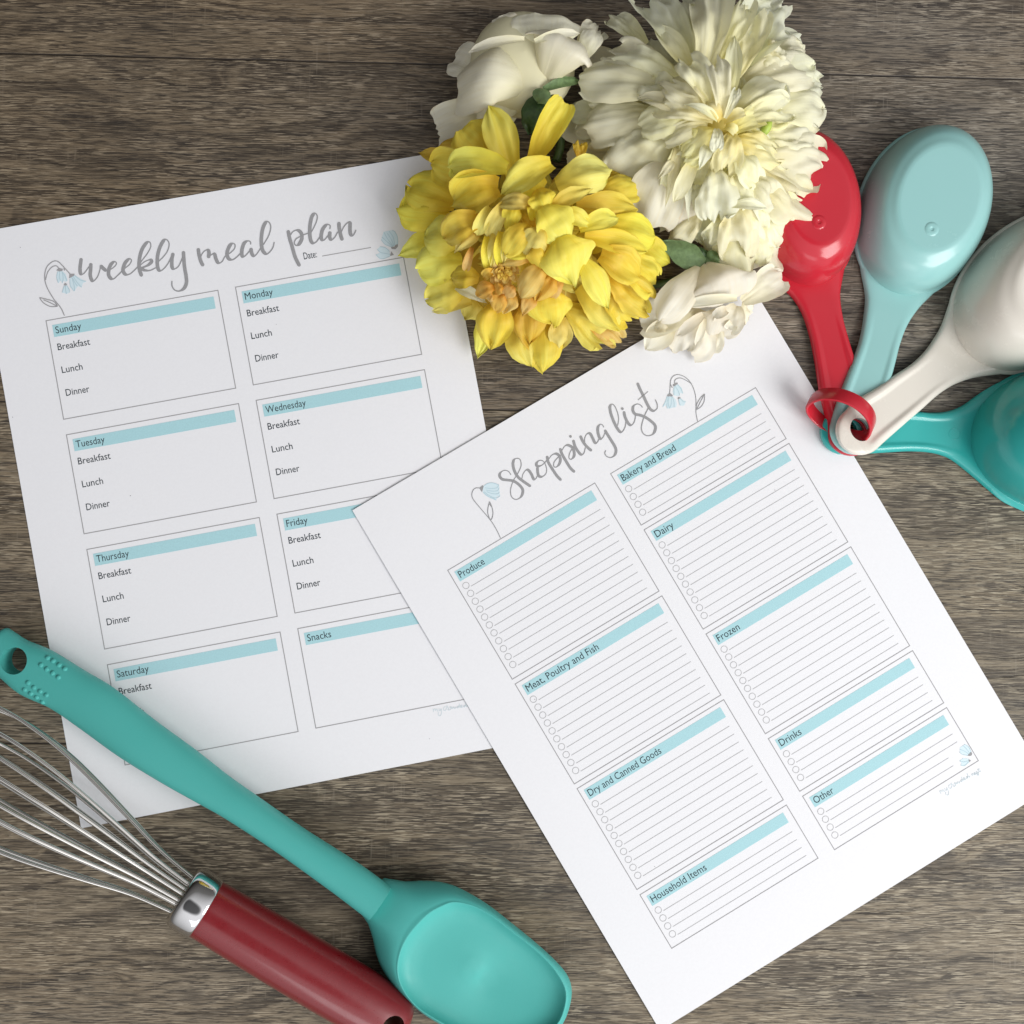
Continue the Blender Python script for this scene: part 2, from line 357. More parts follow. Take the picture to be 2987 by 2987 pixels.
# ------------------------------------------------------------------ printed pages
PW, PH = 215.9, 279.4
def ripple(x, y):
    return 0.6 * (0.55 + 0.20 * math.sin(x / 31.0 + y / 58.0) + 0.17 * math.sin(y / 37.0 - x / 83.0 + 1.3) + 0.13 * math.sin((x + y) / 22.0 + 0.6) * (abs(x - 108) / 108))
class Page:
    def __init__(s, name, x, y, th, z, label):
        s.x, s.y, s.th, s.z = x, y, th, z
        n = 60; vv, ff = [], []
        for zz in (0.0, 0.10):
            for j in range(n + 1):
                for i in range(n + 1): vv.append((PW * i / n, -PH * j / n, zz + ripple(PW * i / n, PH * j / n)))
        q = (n + 1) ** 2
        for j in range(n):
            for i in range(n):
                a = j * (n + 1) + i; ff.append((a, a + 1, a + n + 2, a + n + 1)); a += q; ff.append((a + n + 1, a + n + 2, a + 1, a))
        e = [i for i in range(n + 1)] + [(j + 1) * (n + 1) - 1 for j in range(1, n + 1)] + [n * (n + 1) + i for i in range(n - 1, -1, -1)] + [j * (n + 1) for j in range(n - 1, 0, -1)]
        for k in range(len(e)): a, b = e[k], e[(k + 1) % len(e)]; ff.append((a, a + q, b + q, b))
        s.o = mesh(name, vv, ff, MATS['paper'], smooth=False); fix_normals(s.o)
        s.o.location = (x * S, y * S, z * S); s.o.rotation_euler = (0, 0, th)
        tag(s.o, label, 'printed page')
        s.c, s.s = math.cos(th), math.sin(th)
    def loc(s, px, py):                     # picture position of a mark -> millimetres on this page (x right, y down)
        p = ray(px, py, s.z + 0.45); dx, dy = p.x - s.x, p.y - s.y
        return (dx * s.c + dy * s.s, -(-dx * s.s + dy * s.c))
class Ink:
    """flat printed marks in page millimetres; lvl keeps overprinted marks a few hundredths apart"""
    def __init__(s, lvl): s.v, s.f, s.z = [], [], 0.13 + 0.03 * lvl
    def poly(s, pts, dz=0.0):
        b = len(s.v); s.v += [(x, -y, s.z + dz + ripple(x, y)) for x, y in pts]; s.f.append(tuple(range(b, b + len(pts))))
    def rect(s, x0, y0, x1, y1):
        nx, ny = max(1, int((x1 - x0) / 2.5)), max(1, int((y1 - y0) / 2.5)); b = len(s.v)
        for j in range(ny + 1):
            for i in range(nx + 1):
                x, y = x0 + (x1 - x0) * i / nx, y0 + (y1 - y0) * j / ny; s.v.append((x, -y, s.z + ripple(x, y)))
        for j in range(ny):
            for i in range(nx): a = b + j * (nx + 1) + i; s.f.append((a + nx + 1, a + nx + 2, a + 1, a))
    def ribbon(s, pts, ws, dz=0.0, lift=True):
        n = len(pts); b = len(s.v)
        for i, (x, y) in enumerate(pts):
            a, c = pts[max(i - 1, 0)], pts[min(i + 1, n - 1)]
            tx, ty = c[0] - a[0], c[1] - a[1]; l = math.hypot(tx, ty) or 1; nx, ny = -ty / l, tx / l
            w = ws[i] / 2
            zz = s.z + dz + (0.06 * i / n if lift else 0) + ripple(x, y); s.v.append((x + nx * w, -(y + ny * w), zz)); s.v.append((x - nx * w, -(y - ny * w), zz))
        for i in range(n - 1): k = b + 2 * i; s.f.append((k, k + 2, k + 3, k + 1))
    def line(s, a, b, w):
        q = [(a[0] + (b[0] - a[0]) * k / 30, a[1] + (b[1] - a[1]) * k / 30) for k in range(31)]; s.ribbon(q, [w] * 31, 0, False)
    def frame(s, x0, y0, x1, y1, w):
        h = w / 2
        s.rect(x0 - h, y0 - h, x1 + h, y0 + h); s.rect(x0 - h, y1 - h, x1 + h, y1 + h)
        s.rect(x0 - h, y0 + h, x0 + h, y1 - h); s.rect(x1 - h, y0 + h, x1 + h, y1 - h)
    def circle(s, x, y, r, w, n=24):
        s.ribbon([(x + r * math.cos(2 * math.pi * k / n), y + r * math.sin(2 * math.pi * k / n)) for k in range(n + 1)], [w] * (n + 1), 0, False)
    def disc(s, x, y, r, n=14): s.poly([(x + r * math.cos(2 * math.pi * k / n), y - r * math.sin(2 * math.pi * k / n)) for k in range(n)])
    def brush(s, pts, thin, thick, k):
        """brush lettering: heavy where the pen comes down the page, light where it goes up"""
        q = cat_rom(pts, 7); n = len(q); raw = []
        for i in range(n):
            a, c = q[max(i - 1, 0)], q[min(i + 1, n - 1)]; tx, ty = c[0] - a[0], c[1] - a[1]; l = math.hypot(tx, ty) or 1
            g = max(0.0, min(1.0, (ty / l + 0.05) / 0.8)); g = g * g * (3 - 2 * g); raw.append(thin + (thick - thin) * g)
        for _ in range(3): raw = [(raw[max(i - 1, 0)] + 2 * raw[i] + raw[min(i + 1, n - 1)]) / 4 for i in range(n)]
        dz = 0.005 * k
        zk = s.z
        s.ribbon(q, raw, dz)
        s.z = zk + dz - 0.004; s.disc(*q[0], raw[0] / 2); s.z = zk + dz + 0.064; s.disc(*q[-1], raw[-1] / 2); s.z = zk
    def text(s, txt, x, y, cap, width):
        for vs, fs in [glyphs(txt)]:
            xs = [v[0] for v in vs]; x0, x1 = min(xs), max(xs); kx = width / (x1 - x0); ky = cap / CAP
            b = len(s.v); s.v += [(x + (v[0] - x0) * kx, -(y - v[1] * ky), s.z + ripple(x + (v[0] - x0) * kx, y - v[1] * ky)) for v in vs]
            s.f += [tuple(b + i for i in f) for f in fs]
    def build(s, name, mat, parent): return mesh(name, s.v, s.f, MATS[mat], parent, smooth=False)
def glyphs(txt):
    cu = bpy.data.curves.new('t', 'FONT'); cu.body = txt; cu.size = 1; cu.resolution_u = 3
    o = bpy.data.objects.new('t', cu); C.objects.link(o)
    dg = bpy.context.evaluated_depsgraph_get(); me = bpy.data.meshes.new_from_object(o.evaluated_get(dg))
    r = ([tuple(v.co) for v in me.vertices], [tuple(p.vertices) for p in me.polygons])
    bpy.data.objects.remove(o); bpy.data.curves.remove(cu); bpy.data.meshes.remove(me); return r
CAP = max(v[1] for v in glyphs('H')[0])

pg1 = Page('meal_planner_page', -249.008, 129.468, 0.186, -0.02, 'white printed page headed weekly meal plan, with boxes for each day')
pg2 = Page('shopping_list_page', -74.301, 0.642, 0.536, 0.70, 'white printed page headed shopping list, ruled with small circles, overlapping the other page')

def Z(ox, oy, k): return lambda pts, page: [page.loc(ox + x * k, oy + y * k) for x, y in pts]
# --- title of the meal plan
za, zb = Z(110, 580, .25), Z(560, 560, .25)
T1 = [
 (za, [(508,712),(498,790),(497,850),(512,882),(545,868),(590,810),(622,770)]),
 (za, [(622,770),(619,830),(615,890),(630,945),(655,960),(700,910),(728,830),(735,785),(755,803),(790,833)]),
 (za, [(790,836),(850,825),(905,785),(920,750),(895,735),(855,770),(832,830),(830,890),(855,930),(890,935),(930,900),(965,868)]),
 (za, [(950,878),(1010,820),(1075,765),(1095,718),(1070,702),(1025,745),(1000,810),(1000,850),(1030,885),(1075,880),(1120,845),(1165,800)]),
 (za, [(1165,800),(1215,725),(1280,640),(1320,560),(1310,508),(1275,512),(1225,580),(1195,670),(1185,760),(1190,830),(1210,890)]),
 (za, [(1205,770),(1250,735),(1310,712),(1330,735),(1290,775),(1235,800),(1215,812),(1245,833),(1310,838),(1375,808)]),
 (za, [(1385,790),(1410,735),(1465,680),(1515,610),(1535,530),(1510,480),(1475,485),(1430,560),(1402,660),(1397,760),(1410,825),(1440,840),(1480,810),(1520,760),(1555,690)]),
 (za, [(1578,650),(1567,710),(1567,780),(1580,815),(1610,815),(1650,780),(1690,690)]),
 (za, [(1702,630),(1706,700),(1715,800),(1735,920),(1735,990),(1705,1050),(1650,1078),(1600,1065),(1570,1020),(1568,965)]),
 (zb, [(75,675),(85,740),(105,810),(125,850)]),
 (zb, [(100,790),(110,740),(145,692),(185,678),(200,710),(196,755)]),
 (zb, [(196,758),(225,735),(262,722),(280,780),(308,828),(350,815),(390,750),(450,710),(498,660),(500,612),(465,605),(430,650),(410,720),(430,780),(480,790),(530,755),(572,712)]),
 (zb, [(685,608),(682,582),(650,572),(610,600),(588,660),(582,720),(595,757),(630,740),(680,680)]),
 (zb, [(690,672),(700,720),(725,750),(760,720),(800,660),(850,590),(900,500),(920,410),(900,355),(865,352),(830,420),(812,520),(812,620),(830,690),(870,725),(910,700),(945,650),(960,590)]),
 (zb, [(1125,465),(1140,540),(1170,640),(1205,760),(1250,852)]),
 (zb, [(1145,510),(1180,463),(1230,447),(1275,480),(1282,550),(1250,610),(1215,625),(1195,595),(1215,550),(1265,520),(1300,502),(1360,482)]),
 (zb, [(1385,480),(1415,430),(1455,340),(1462,280),(1435,250),(1400,290),(1380,380),(1375,470),(1385,560),(1415,600),(1455,580),(1490,530)]),
 (zb, [(1610,430),(1612,392),(1575,382),(1530,430),(1510,500),(1515,555),(1545,560),(1590,510)]),
 (zb, [(1610,480),(1608,530),(1630,560),(1670,525),(1700,470)]),
 (zb, [(1715,370),(1720,430),(1735,500),(1750,550)]),
 (zb, [(1735,490),(1765,420),(1810,365),(1843,360),(1845,420),(1850,490),(1875,510),(1900,480),(1912,450)])]
ink = Ink(1)
for k, (zf, pts) in enumerate(T1): ink.brush(zf(pts, pg1), 0.55, 1.65, k)
ink.build('title_lettering', 'ink_title', pg1.o)
# --- title of the shopping list
zc, zd = Z(1440, 1240, 323 / 1932), Z(1700, 1060, 323 / 1932)
T2 = [
 (zc, [(300,865),(260,810),(190,790),(120,830),(105,890),(150,945),(240,960),(340,975),(430,1030),(500,1110),(508,1180),(470,1260),(390,1300),(320,1260),(295,1180),(305,1080),(350,960),(400,880),(450,790),(480,700),(465,610),(420,582),(360,602),(338,680),(360,790),(420,900),(500,970),(630,1060)]),
 (zc, [(495,930),(510,860),(560,790),(610,790),(660,860),(700,945),(740,930),(770,870)]),
 (zc, [(765,755),(770,830),(790,890),(850,900),(910,850),(925,770),(895,670),(850,622),(790,622),(748,670),(758,715),(810,715),(870,680),(925,620)]),
 (zc, [(935,560),(955,650),(1020,760),(1100,880),(1165,950)]),
 (zc, [(965,590),(1010,530),(1080,500),(1140,530),(1165,610),(1140,690),(1090,735),(1050,720),(1055,650),(1110,580),(1165,530)]),
 (zc, [(1165,425),(1195,510),(1270,640),(1340,750),(1400,808)]),
 (zc, [(1195,440),(1240,370),(1300,352),(1370,390),(1405,470),(1400,550),(1350,600),(1315,570),(1325,500),(1360,430),(1400,385)]),
 (zc, [(1395,280),(1420,370),(1480,470),(1530,515),(1575,490),(1600,400)]),
 (zc, [(1520,205),(1560,290),(1620,370),(1695,438)]),
 (zc, [(1590,300),(1590,230),(1625,160),(1680,148),(1720,210),(1770,310),(1810,300),(1835,250)]),
 (zd, [(365,1110),(340,1072),(300,1067),(265,1120),(265,1200),(290,1290),(320,1320),(360,1280),(385,1220)]),
 (zd, [(395,1180),(430,1240),(500,1350),(565,1460),(580,1540),(550,1610),(490,1645),(420,1625),(385,1570),(400,1525)]),
 (zd, [(610,1080),(625,980),(610,870),(560,750),(510,712),(475,760),(490,870),(540,1010),(600,1130),(660,1200),(710,1170),(745,1090),(755,1010)]),
 (zd, [(722,860),(740,940),(790,1040),(840,1080),(890,1040),(915,960),(920,890)]),
 (zd, [(1040,765),(1000,722),(940,712),(885,750),(875,820),(915,885),(1000,905),(1090,940),(1180,1000),(1260,1080),(1265,1160),(1220,1240),(1130,1265),(1060,1230),(1025,1150),(1035,1050),(1080,910),(1140,790)]),
 (zd, [(962,360),(1000,450),(1060,570),(1120,700),(1180,800),(1240,830),(1295,790),(1300,720),(1270,640)])]
ink = Ink(1)
for k, (zf, pts) in enumerate(T2): ink.brush(zf(pts, pg2), 0.45, 1.30, k)
for zf, p in ((zc, (1342, 200)), (zd, (692, 793))):
    ink.z += 0.12; ink.disc(*zf([p], pg2)[0], 0.62)
ink.line(*zd([(965, 643), (1140, 492)], pg2), 0.3)
ink.build('title_lettering', 'ink_title', pg2.o)

# --- boxes of the meal plan
M = [24.574, 113.188, 80.336, 46.307, 53.959, 46.62, 79.613]
DAYS = [['Sunday', 'Tuesday', 'Thursday', 'Saturday'], ['Monday', 'Wednesday', 'Friday', 'Snacks']]
TW = {'Sunday': 11.9, 'Tuesday': 13.3, 'Thursday': 15.0, 'Saturday': 14.7, 'Monday': 13.1, 'Wednesday': 18.9, 'Friday': 9.9, 'Snacks': 11.1}
for c in (0, 1):
    for r in range(4):
        x0, wd, y0, hh = (M[0], M[1])[c], (M[2], M[6])[c], M[3] + M[4] * r, M[5]
        i = Ink(1); i.frame(x0, y0, x0 + wd, y0 + hh, 0.42); bx = i.build('planner_box', 'ink_line', pg1.o)
        i = Ink(1); i.rect(x0 + 2.4, y0 + 2.5, x0 + wd - 2.5, y0 + 8.2); i.build('header_bar', 'ink_bar', bx)
        i = Ink(2); d = DAYS[c][r]; i.text(d, x0 + 3.5, y0 + 6.7, 3.2, TW[d])
        if d != 'Snacks':
            i.text('Breakfast', x0 + 3.1, y0 + 14.6, 3.1, 15.0)
            i.text('Lunch', x0 + 3.1, y0 + 25.4, 3.1, 9.6)
            i.text('Dinner', x0 + 3.1, y0 + 36.2, 3.1, 10.9)
        i.build('lettering', 'ink_text', bx)
i = Ink(2); x, y = pg1.loc(887.5, 757); i.text('Date:', x, y, 3.2, 6.1); i.build('date_lettering', 'ink_text', pg1.o)
i = Ink(1); i.line(pg1.loc(940, 747), pg1.loc(1082, 722), 0.40); i.build('date_line', 'ink_line', pg1.o)
# --- boxes of the shopping list
SX = [23.903, 112.461]; SW = 79.942
LST = [[('Produce', 46.628, 58.816, 11, 13.2), ('Meat, Poultry and Fish', 108.033, 53.825, 10, 38.6), ('Dry and Canned Goods', 164.385, 54.185, 10, 39.0), ('Household Items', 221.379, 28.648, 4, 29.4)],
       [('Bakery and Bread', 46.653, 28.043, 4, 29.0), ('Dairy', 77.295, 53.989, 10, 9.6), ('Frozen', 133.955, 54.097, 10, 11.7), ('Drinks', 190.718, 28.48, 4, 11.4), ('Other', 221.832, 28.899, 4, 10.4)]]
for c in (0, 1):
    for nm_, y0, hh, rows, tw in LST[c]:
        x0 = SX[c]
        i = Ink(1); i.frame(x0, y0, x0 + SW, y0 + hh, 0.38); bx = i.build('list_box', 'ink_line', pg2.o)
        i = Ink(1); i.rect(x0 + 2.3, y0 + 2.1, x0 + SW - 3.2, y0 + 7.4); i.build('header_bar', 'ink_bar', bx)
        i = Ink(2); i.text(nm_, x0 + 3.4, y0 + 6.2, 3.3, tw); i.build('lettering', 'ink_text', bx)
        i = Ink(1); j = Ink(1)
        for k in range(rows):
            y = y0 + 10.4 + 4.27 * k; xe = x0 + 75.9
            if nm_ == 'Other' and k >= 2: xe = x0 + 68.5
            j.circle(x0 + 3.7, y, 1.5, 0.30); i.line((x0 + 5.6, y + 1.5), (xe, y + 1.5), 0.30)
        i.build('ruled_lines', 'ink_rule', bx); j.build('tick_circles', 'ink_rule', bx)
# --- little drawn flowers
def drawing(page, zf, bells, calyx, stems, blines, w=0.42):
    i = Ink(1)
    for k, b in enumerate(bells): i.z = 0.155 + 0.004 * k; i.poly(list(reversed(zf(b, page))))
    root = i.build('flower_drawing', 'ink_pale', page.o)
    if blines:
        i = Ink(2)
        for k, b in enumerate(blines): i.z = 0.180 + 0.005 * k; q = cat_rom(zf(b, page), 5); i.ribbon(q, [0.30] * len(q))
        i.build('petal_outline', 'ink_paleline', root)
    i = Ink(2)
    for k, s_ in enumerate(stems): i.z = 0.245 + 0.005 * k; q = cat_rom(zf(s_, page), 6); i.ribbon(q, [w] * len(q))
    for k, s_ in enumerate(calyx): i.z = 0.285 + 0.005 * k; i.poly(list(reversed(zf(s_, page))))
    i.build('stem_outline', 'ink_line' if w > 0.4 else 'ink_title', root)
drawing(pg1, za, [[(235,850),(290,845),(330,880),(350,955),(330,972),(305,960),(290,985),(270,955),(245,985),(222,930)],
  [(375,930),(430,890),(520,940),(568,965),(530,985),(515,1035),(470,1020),(430,1080),(385,1030)], [(310,1015),(345,1010),(375,1070),(375,1095),(340,1110),(290,1095)]],
  [[(222,838),(250,810),(297,820),(292,842),(260,850)], [(370,930),(376,878),(434,878),(425,902),(400,914)], [(306,1007),(325,983),(348,1000),(330,1013)]],
  [[(315,1365),(270,1270),(190,1170),(110,1030),(85,910),(110,800),(180,735),(240,735),(300,790),(385,885)], [(95,950),(120,860),(170,800),(220,785),(252,815)],
   [(25,1155),(70,1215),(150,1258),(235,1258)], [(25,1155),(110,1175),(190,1200),(235,1250)], [(70,1180),(150,1215),(230,1255)], [(310,810),(318,840)]],
  [[(235,850),(225,920),(245,985)], [(260,850),(258,920),(270,955)], [(285,850),(320,900),(345,960)], [(290,860),(300,930),(290,985)], [(378,935),(385,1020),(430,1080)], [(400,915),(425,1000),(435,1075)],
   [(415,905),(465,980),(515,1035)], [(430,892),(500,950),(568,965)], [(405,920),(450,1000),(470,1020)], [(312,1015),(300,1060),(290,1095)], [(340,1012),(370,1060),(375,1095)], [(325,1015),(330,1070),(340,1110)]])
drawing(pg1, Z(1050, 640, 130 / 1932), [[(1350,1200),(1100,1100),(930,900),(950,770),(1030,540),(1250,490),(1400,470),(1520,560),(1620,750),(1650,1080)],
  [(1290,1480),(1280,1330),(1130,1230),(870,1180),(750,1300),(880,1430),(690,1530),(860,1690),(1100,1690),(1310,1600)]],
  [[(1340,1200),(1500,1190),(1520,1130),(1600,1090),(1650,1090),(1640,1190),(1540,1300),(1380,1290)], [(1360,1390),(1470,1545),(1310,1590),(1330,1480)]], [],
  [[(1400,1200),(1100,1090),(920,880)], [(1430,1180),(1150,950),(950,760)], [(1450,1170),(1200,850),(1040,560)], [(1470,1150),(1350,850),(1180,600)], [(1500,1120),(1450,800),(1270,520)], [(1640,1090),(1620,750),(1500,530),(1390,480)],
   [(1310,1590),(1050,1700),(860,1690),(690,1530)], [(1310,1520),(1050,1470),(880,1430),(750,1300)], [(1290,1400),(1100,1230),(870,1190)]])
drawing(pg2, Z(1360, 1390, 140 / 1352), [[(480,280),(560,210),(700,180),(830,185),(920,240),(930,320),(940,440),(955,545),(860,560),(850,675),(700,620),(560,550),(465,450)]],
  [[(370,325),(470,250),(490,280),(460,380),(445,440),(410,390)]],
  [[(965,1735),(880,1550),(780,1370),(690,1240),(560,1080),(380,870),(230,690),(170,580),(165,470),(210,370),(290,325),(370,330)], [(690,1240),(620,1080),(610,920),(660,710)], [(660,710),(720,850),(755,1010),(740,1150),(700,1225)], [(655,770),(710,850)]],
  [[(500,270),(600,200),(740,180),(920,240)], [(530,320),(690,340),(860,320),(920,240)], [(560,380),(700,410),(870,405),(930,320)], [(580,430),(720,480),(880,490),(940,440)], [(480,450),(620,560),(850,670)], [(500,430),(700,570),(850,610),(955,545)]], 0.34)
drawing(pg2, Z(1900, 1060, 200 / 1932), [[(440,930),(600,930),(690,1020),(720,1150),(700,1240),(640,1240),(520,1270),(450,1270),(410,1180),(320,1225),(380,1080)],
  [(640,650),(750,590),(860,700),(890,850),(810,830),(800,900),(740,920),(640,900),(600,800)], [(770,1020),(820,980),(970,1080),(920,1190),(820,1190)]],
  [[(440,910),(520,830),(610,905),(570,935),(500,930),(470,940)], [(600,620),(660,560),(735,545),(745,580),(690,610),(640,655)], [(740,1000),(765,945),(825,965),(790,995),(765,1018)]],
  [[(1305,1640),(1260,1400),(1260,1150),(1250,950),(1200,740),(1110,550),(980,410),(850,340),(720,320),(610,370),(550,470),(535,600),(520,830)], [(1120,570),(980,480),(850,420),(750,420),(670,470),(655,560)],
   [(540,590),(590,690)], [(1265,1310),(1400,1220),(1490,1060),(1500,860)], [(1500,860),(1380,980),(1280,1160),(1265,1310)], [(1290,1270),(1480,900)]],
  [[(440,930),(400,1080),(320,1225)], [(470,940),(440,1150),(450,1270)], [(500,940),(480,1150),(520,1270)], [(560,940),(560,1150),(510,1270)], [(590,930),(640,1100),(640,1240)], [(640,660),(640,800),(640,900)], [(670,640),(760,780),(800,900)], [(740,600),(840,720),(890,850)], [(770,1020),(790,1120),(820,1190)], [(820,985),(900,1080),(970,1080)]], 0.34)
drawing(pg2, Z(2720, 2160, 160 / 1932), [[(1240,530),(980,440),(960,330),(980,240),(1130,140),(1300,250),(1360,400)], [(1300,650),(1080,620),(960,710),(1020,790),(1000,870),(1130,890),(1290,790)]],
  [[(1240,535),(1320,450),(1370,400),(1395,450),(1390,520),(1320,550)], [(1270,660),(1355,705),(1300,765)]], [],
  [[(1250,530),(1050,490),(960,400)], [(1290,480),(1130,380),(980,320)], [(1320,450),(1200,300),(1080,180)], [(1360,400),(1280,230),(1130,140)], [(1280,760),(1130,890),(1000,870)], [(1270,720),(1100,760),(960,720)]], 0.3)
# --- small script under the boxes
MY = [[(280,450),(295,510),(300,570)], [(300,520),(325,462),(355,465),(372,530)], [(372,520),(395,470),(425,475),(440,540),(470,535)], [(495,440),(500,515),(535,525),(575,450)], [(575,450),(582,560),(570,650),(520,705),(475,685),(465,625),(490,580)],
      [(730,395),(685,390),(650,445),(670,510),(720,510),(755,450)], [(755,450),(780,345),(795,400),(830,430),(815,480),(840,505),(900,480)], [(900,480),(935,420),(905,382),(880,415),(930,440)], [(950,385),(975,455),(1010,385),(1050,455),(1085,385)],
      [(1190,360),(1140,380),(1125,425),(1165,425),(1205,360)], [(1212,270),(1208,350),(1225,405),(1260,395)], [(1260,395),(1310,345),(1280,325),(1255,370),(1275,410),(1330,395)], [(1420,325),(1375,345),(1360,390),(1400,385),(1440,320)], [(1440,225),(1440,310),(1470,385),(1510,350)],
      [(1580,300),(1590,350),(1600,380)], [(1600,340),(1625,300),(1650,305),(1665,370),(1690,360)], [(1690,355),(1735,310),(1710,290),(1690,330),(1705,370),(1760,345)], [(1760,345),(1800,280),(1800,330),(1830,370),(1800,430),(1770,400),(1850,320)], [(1870,210),(1870,280),(1890,335),(1930,300)], [(1840,250),(1920,230)]]
zm = Z(1240, 2030, 160 / 1932)
ref = zm([(280, 520)], pg1)[0]
i = Ink(1); j = Ink(1); dst = pg2.loc(2742, 2312)
for k, st in enumerate(MY):
    q = cat_rom(zm(st, pg1), 5); i.ribbon(q, [0.26] * len(q), 0.004 * k)
    if k < 99: j.ribbon([(x - ref[0] + dst[0], y - ref[1] + dst[1]) for x, y in q], [0.26] * len(q), 0.004 * k)
i.build('footer_lettering', 'ink_footer', pg1.o); j.build('footer_lettering', 'ink_footer', pg2.o)

for pg, pts in ((pg1, [(806, 946), (37, 1217), (380, 1446), (1253, 2155), (60, 722)]), (pg2, [(1910, 2528), (1560, 2040), (2260, 1430)])):
    i = Ink(2)
    for k, q in enumerate(pts): i.disc(*pg.loc(*q), 0.16 + 0.04 * (k % 3))
    i.build('print_specks', 'ink_line', pg.o)

# ------------------------------------------------------------------ silicone spoon
spoon = thing('mixing_spoon', None, 'turquoise silicone spoon with a deep bowl, lying across the corner of the meal plan', 'spoon')
HP = [((6, 1838), (-62, 1905)), ((20, 1832), (-56, 1921)), ((46, 1848), (-30, 1945)), ((78, 1868), (3, 1976)), ((150, 1898), (60, 2024)), ((243, 1955), (150, 2066)), ((331, 2008), (238, 2126)), ((450, 2101), (352, 2208)),
      ((574, 2192), (480, 2286)), ((665, 2264), (585, 2344)), ((738, 2316), (660, 2386)), ((880, 2415), (800, 2477)), ((1011, 2498), (945, 2581)), ((1080, 2545), (1016, 2634)), ((1140, 2590), (1075, 2680))]
HP = [((a[0], a[1]), (a[2], a[3])) for a in cat_rom([(*p, *q) for p, q in HP], 5)]
rings = []; nH = len(HP)
for k, (u, l) in enumerate(HP):
    t = k / (nH - 1); zc_ = 9.0 + 7.0 * t; th = 6.6 + 1.2 * t
    if k < 8: th *= (0.35, 0.55, 0.72, 0.84, 0.92, 0.96, 0.98, 1)[k]
    a, b = ray(*u, zc_), ray(*l, zc_); m = (a + b) / 2; h = (a - b) / 2
    ring = []
    for q in range(36):
        g = 2 * math.pi * q / 36; cg, sg = math.cos(g), math.sin(g)
        ring.append(m + h * math.copysign(abs(cg) ** 0.86, cg) + Vector((0, 0, th * math.copysign(abs(sg) ** 0.80, sg))))
    rings.append(ring)
hd = mesh('handle', *loft(rings), MATS['silicone'], spoon); fix_normals(hd)
hc = ray(45, 1927, 15)
boolean(hd, [cyl_cutter(hc, (0, 0, 1), 6.0, 30)])
for p in hd.data.polygons: p.use_smooth = True
hd.data.set_sharp_from_angle(angle=math.radians(50))
# raised grip dots
from mathutils.bvhtree import BVHTree
bvh = BVHTree.FromPolygons([v.co / S for v in hd.data.vertices], [tuple(p.vertices) for p in hd.data.polygons])
vv, ff = [], []
DOTS = [(138,1920),(154,1929),(171,1941),(188,1952),(119,1940),(136,1952),(153,1964),(170,1976),(82,1991),(99,2005),(117,2016),(135,2027),(72,2011),(90,2022),(107,2033),(124,2047)]
for x, y in DOTS:
    b = len(vv); n = 12; hit = bvh.ray_cast(CAM, (ray(x, y, 10) - CAM).normalized()); c = hit[0] - Vector((0, 0, 0.25))
    for r_, dz in ((1.3, -0.6), (1.15, 0.35), (0.75, 0.75)):
        vv += [c + Vector((r_ * math.cos(2 * math.pi * k / n), r_ * math.sin(2 * math.pi * k / n), dz)) for k in range(n)]
    vv.append(c + Vector((0, 0, 0.9)))
    for q in range(2):
        for k in range(n): ff.append((b + q * n + k, b + q * n + (k + 1) % n, b + (q + 1) * n + (k + 1) % n, b + (q + 1) * n + k))
    for k in range(n): ff.append((b + 2 * n + k, b + 2 * n + (k + 1) % n, b + 3 * n))
mesh('grip_bumps', vv, ff, MATS['silicone'], spoon)
OUT = [(1122,2561),(1174,2571),(1231,2569),(1288,2573),(1340,2590),(1417,2634),(1500,2698),(1573,2758),(1625,2807),(1656,2846),(1668,2888),(1661,2939),(1638,2992),(1590,3040),(1520,3068),(1440,3065),(1360,3032),(1283,2988),(1231,2955),(1190,2919),(1148,2877),(1117,2831),(1099,2789),(1086,2732),(1068,2681),(1050,2657),(1075,2600)]
RIM = [(1335,2631),(1417,2660),(1495,2717),(1573,2779),(1625,2836),(1653,2893),(1645,2955),(1618,3000),(1560,3038),(1490,3050),(1420,3043),(1340,3012),(1262,2970),(1211,2934),(1169,2877),(1158,2815),(1180,2743),(1236,2675),(1285,2643)]
SCEN = (1400, 2840)
def polar(pts, n, cen):
    q = cat_rom(pts + pts[:3], 10); q = q[10:-20] if len(q) > 40 else q
    an = sorted((math.atan2(y - cen[1], x - cen[0]), math.hypot(x - cen[0], y - cen[1])) for x, y in q)
    an = [(a - 2 * math.pi, r) for a, r in an] + an + [(a + 2 * math.pi, r) for a, r in an]; out = []
    for k in range(n):
        a = -math.pi + 2 * math.pi * k / n
        for m in range(len(an) - 1):
            if an[m][0] <= a < an[m + 1][0]:
                f = (a - an[m][0]) / (an[m + 1][0] - an[m][0] + 1e-9); out.append((a, an[m][1] + f * (an[m + 1][1] - an[m][1]))); break
    return out
nS = 120
PO, PI_ = polar(OUT, nS, SCEN), polar(RIM, nS, SCEN)
def sp(k, r, z): a = PO[k][0]; return ray(SCEN[0] + r * math.cos(a), SCEN[1] + r * math.sin(a), z)
neck = Vector((1100 - SCEN[0], 2610 - SCEN[1])).normalized()
def rimz(k):
    a = PO[k][0]; return 20.5 + 1.5 * (math.cos(a) * neck.x + math.sin(a) * neck.y)
rings = []
for fr, z in ((0.30, 1.0), (0.55, 1.4), (0.78, 3.2), (0.92, 6.5), (0.985, 9.5)): rings.append([sp(k, PO[k][1] * fr, z) for k in range(nS)])
for f in (0.0, 0.08, 0.2, 0.36, 0.55, 0.74, 0.9, 0.97):
    rg = []
    for k in range(nS):
        ro, ri = PO[k][1], PI_[k][1]; zr = rimz(k); r = ro + (ri - ro) * f
        rg.append(sp(k, r, 11.5 + (zr - 11.5) * (math.sin(f * math.pi / 2) ** 0.72 if f > 0 else 0)))
    rings.append(rg)
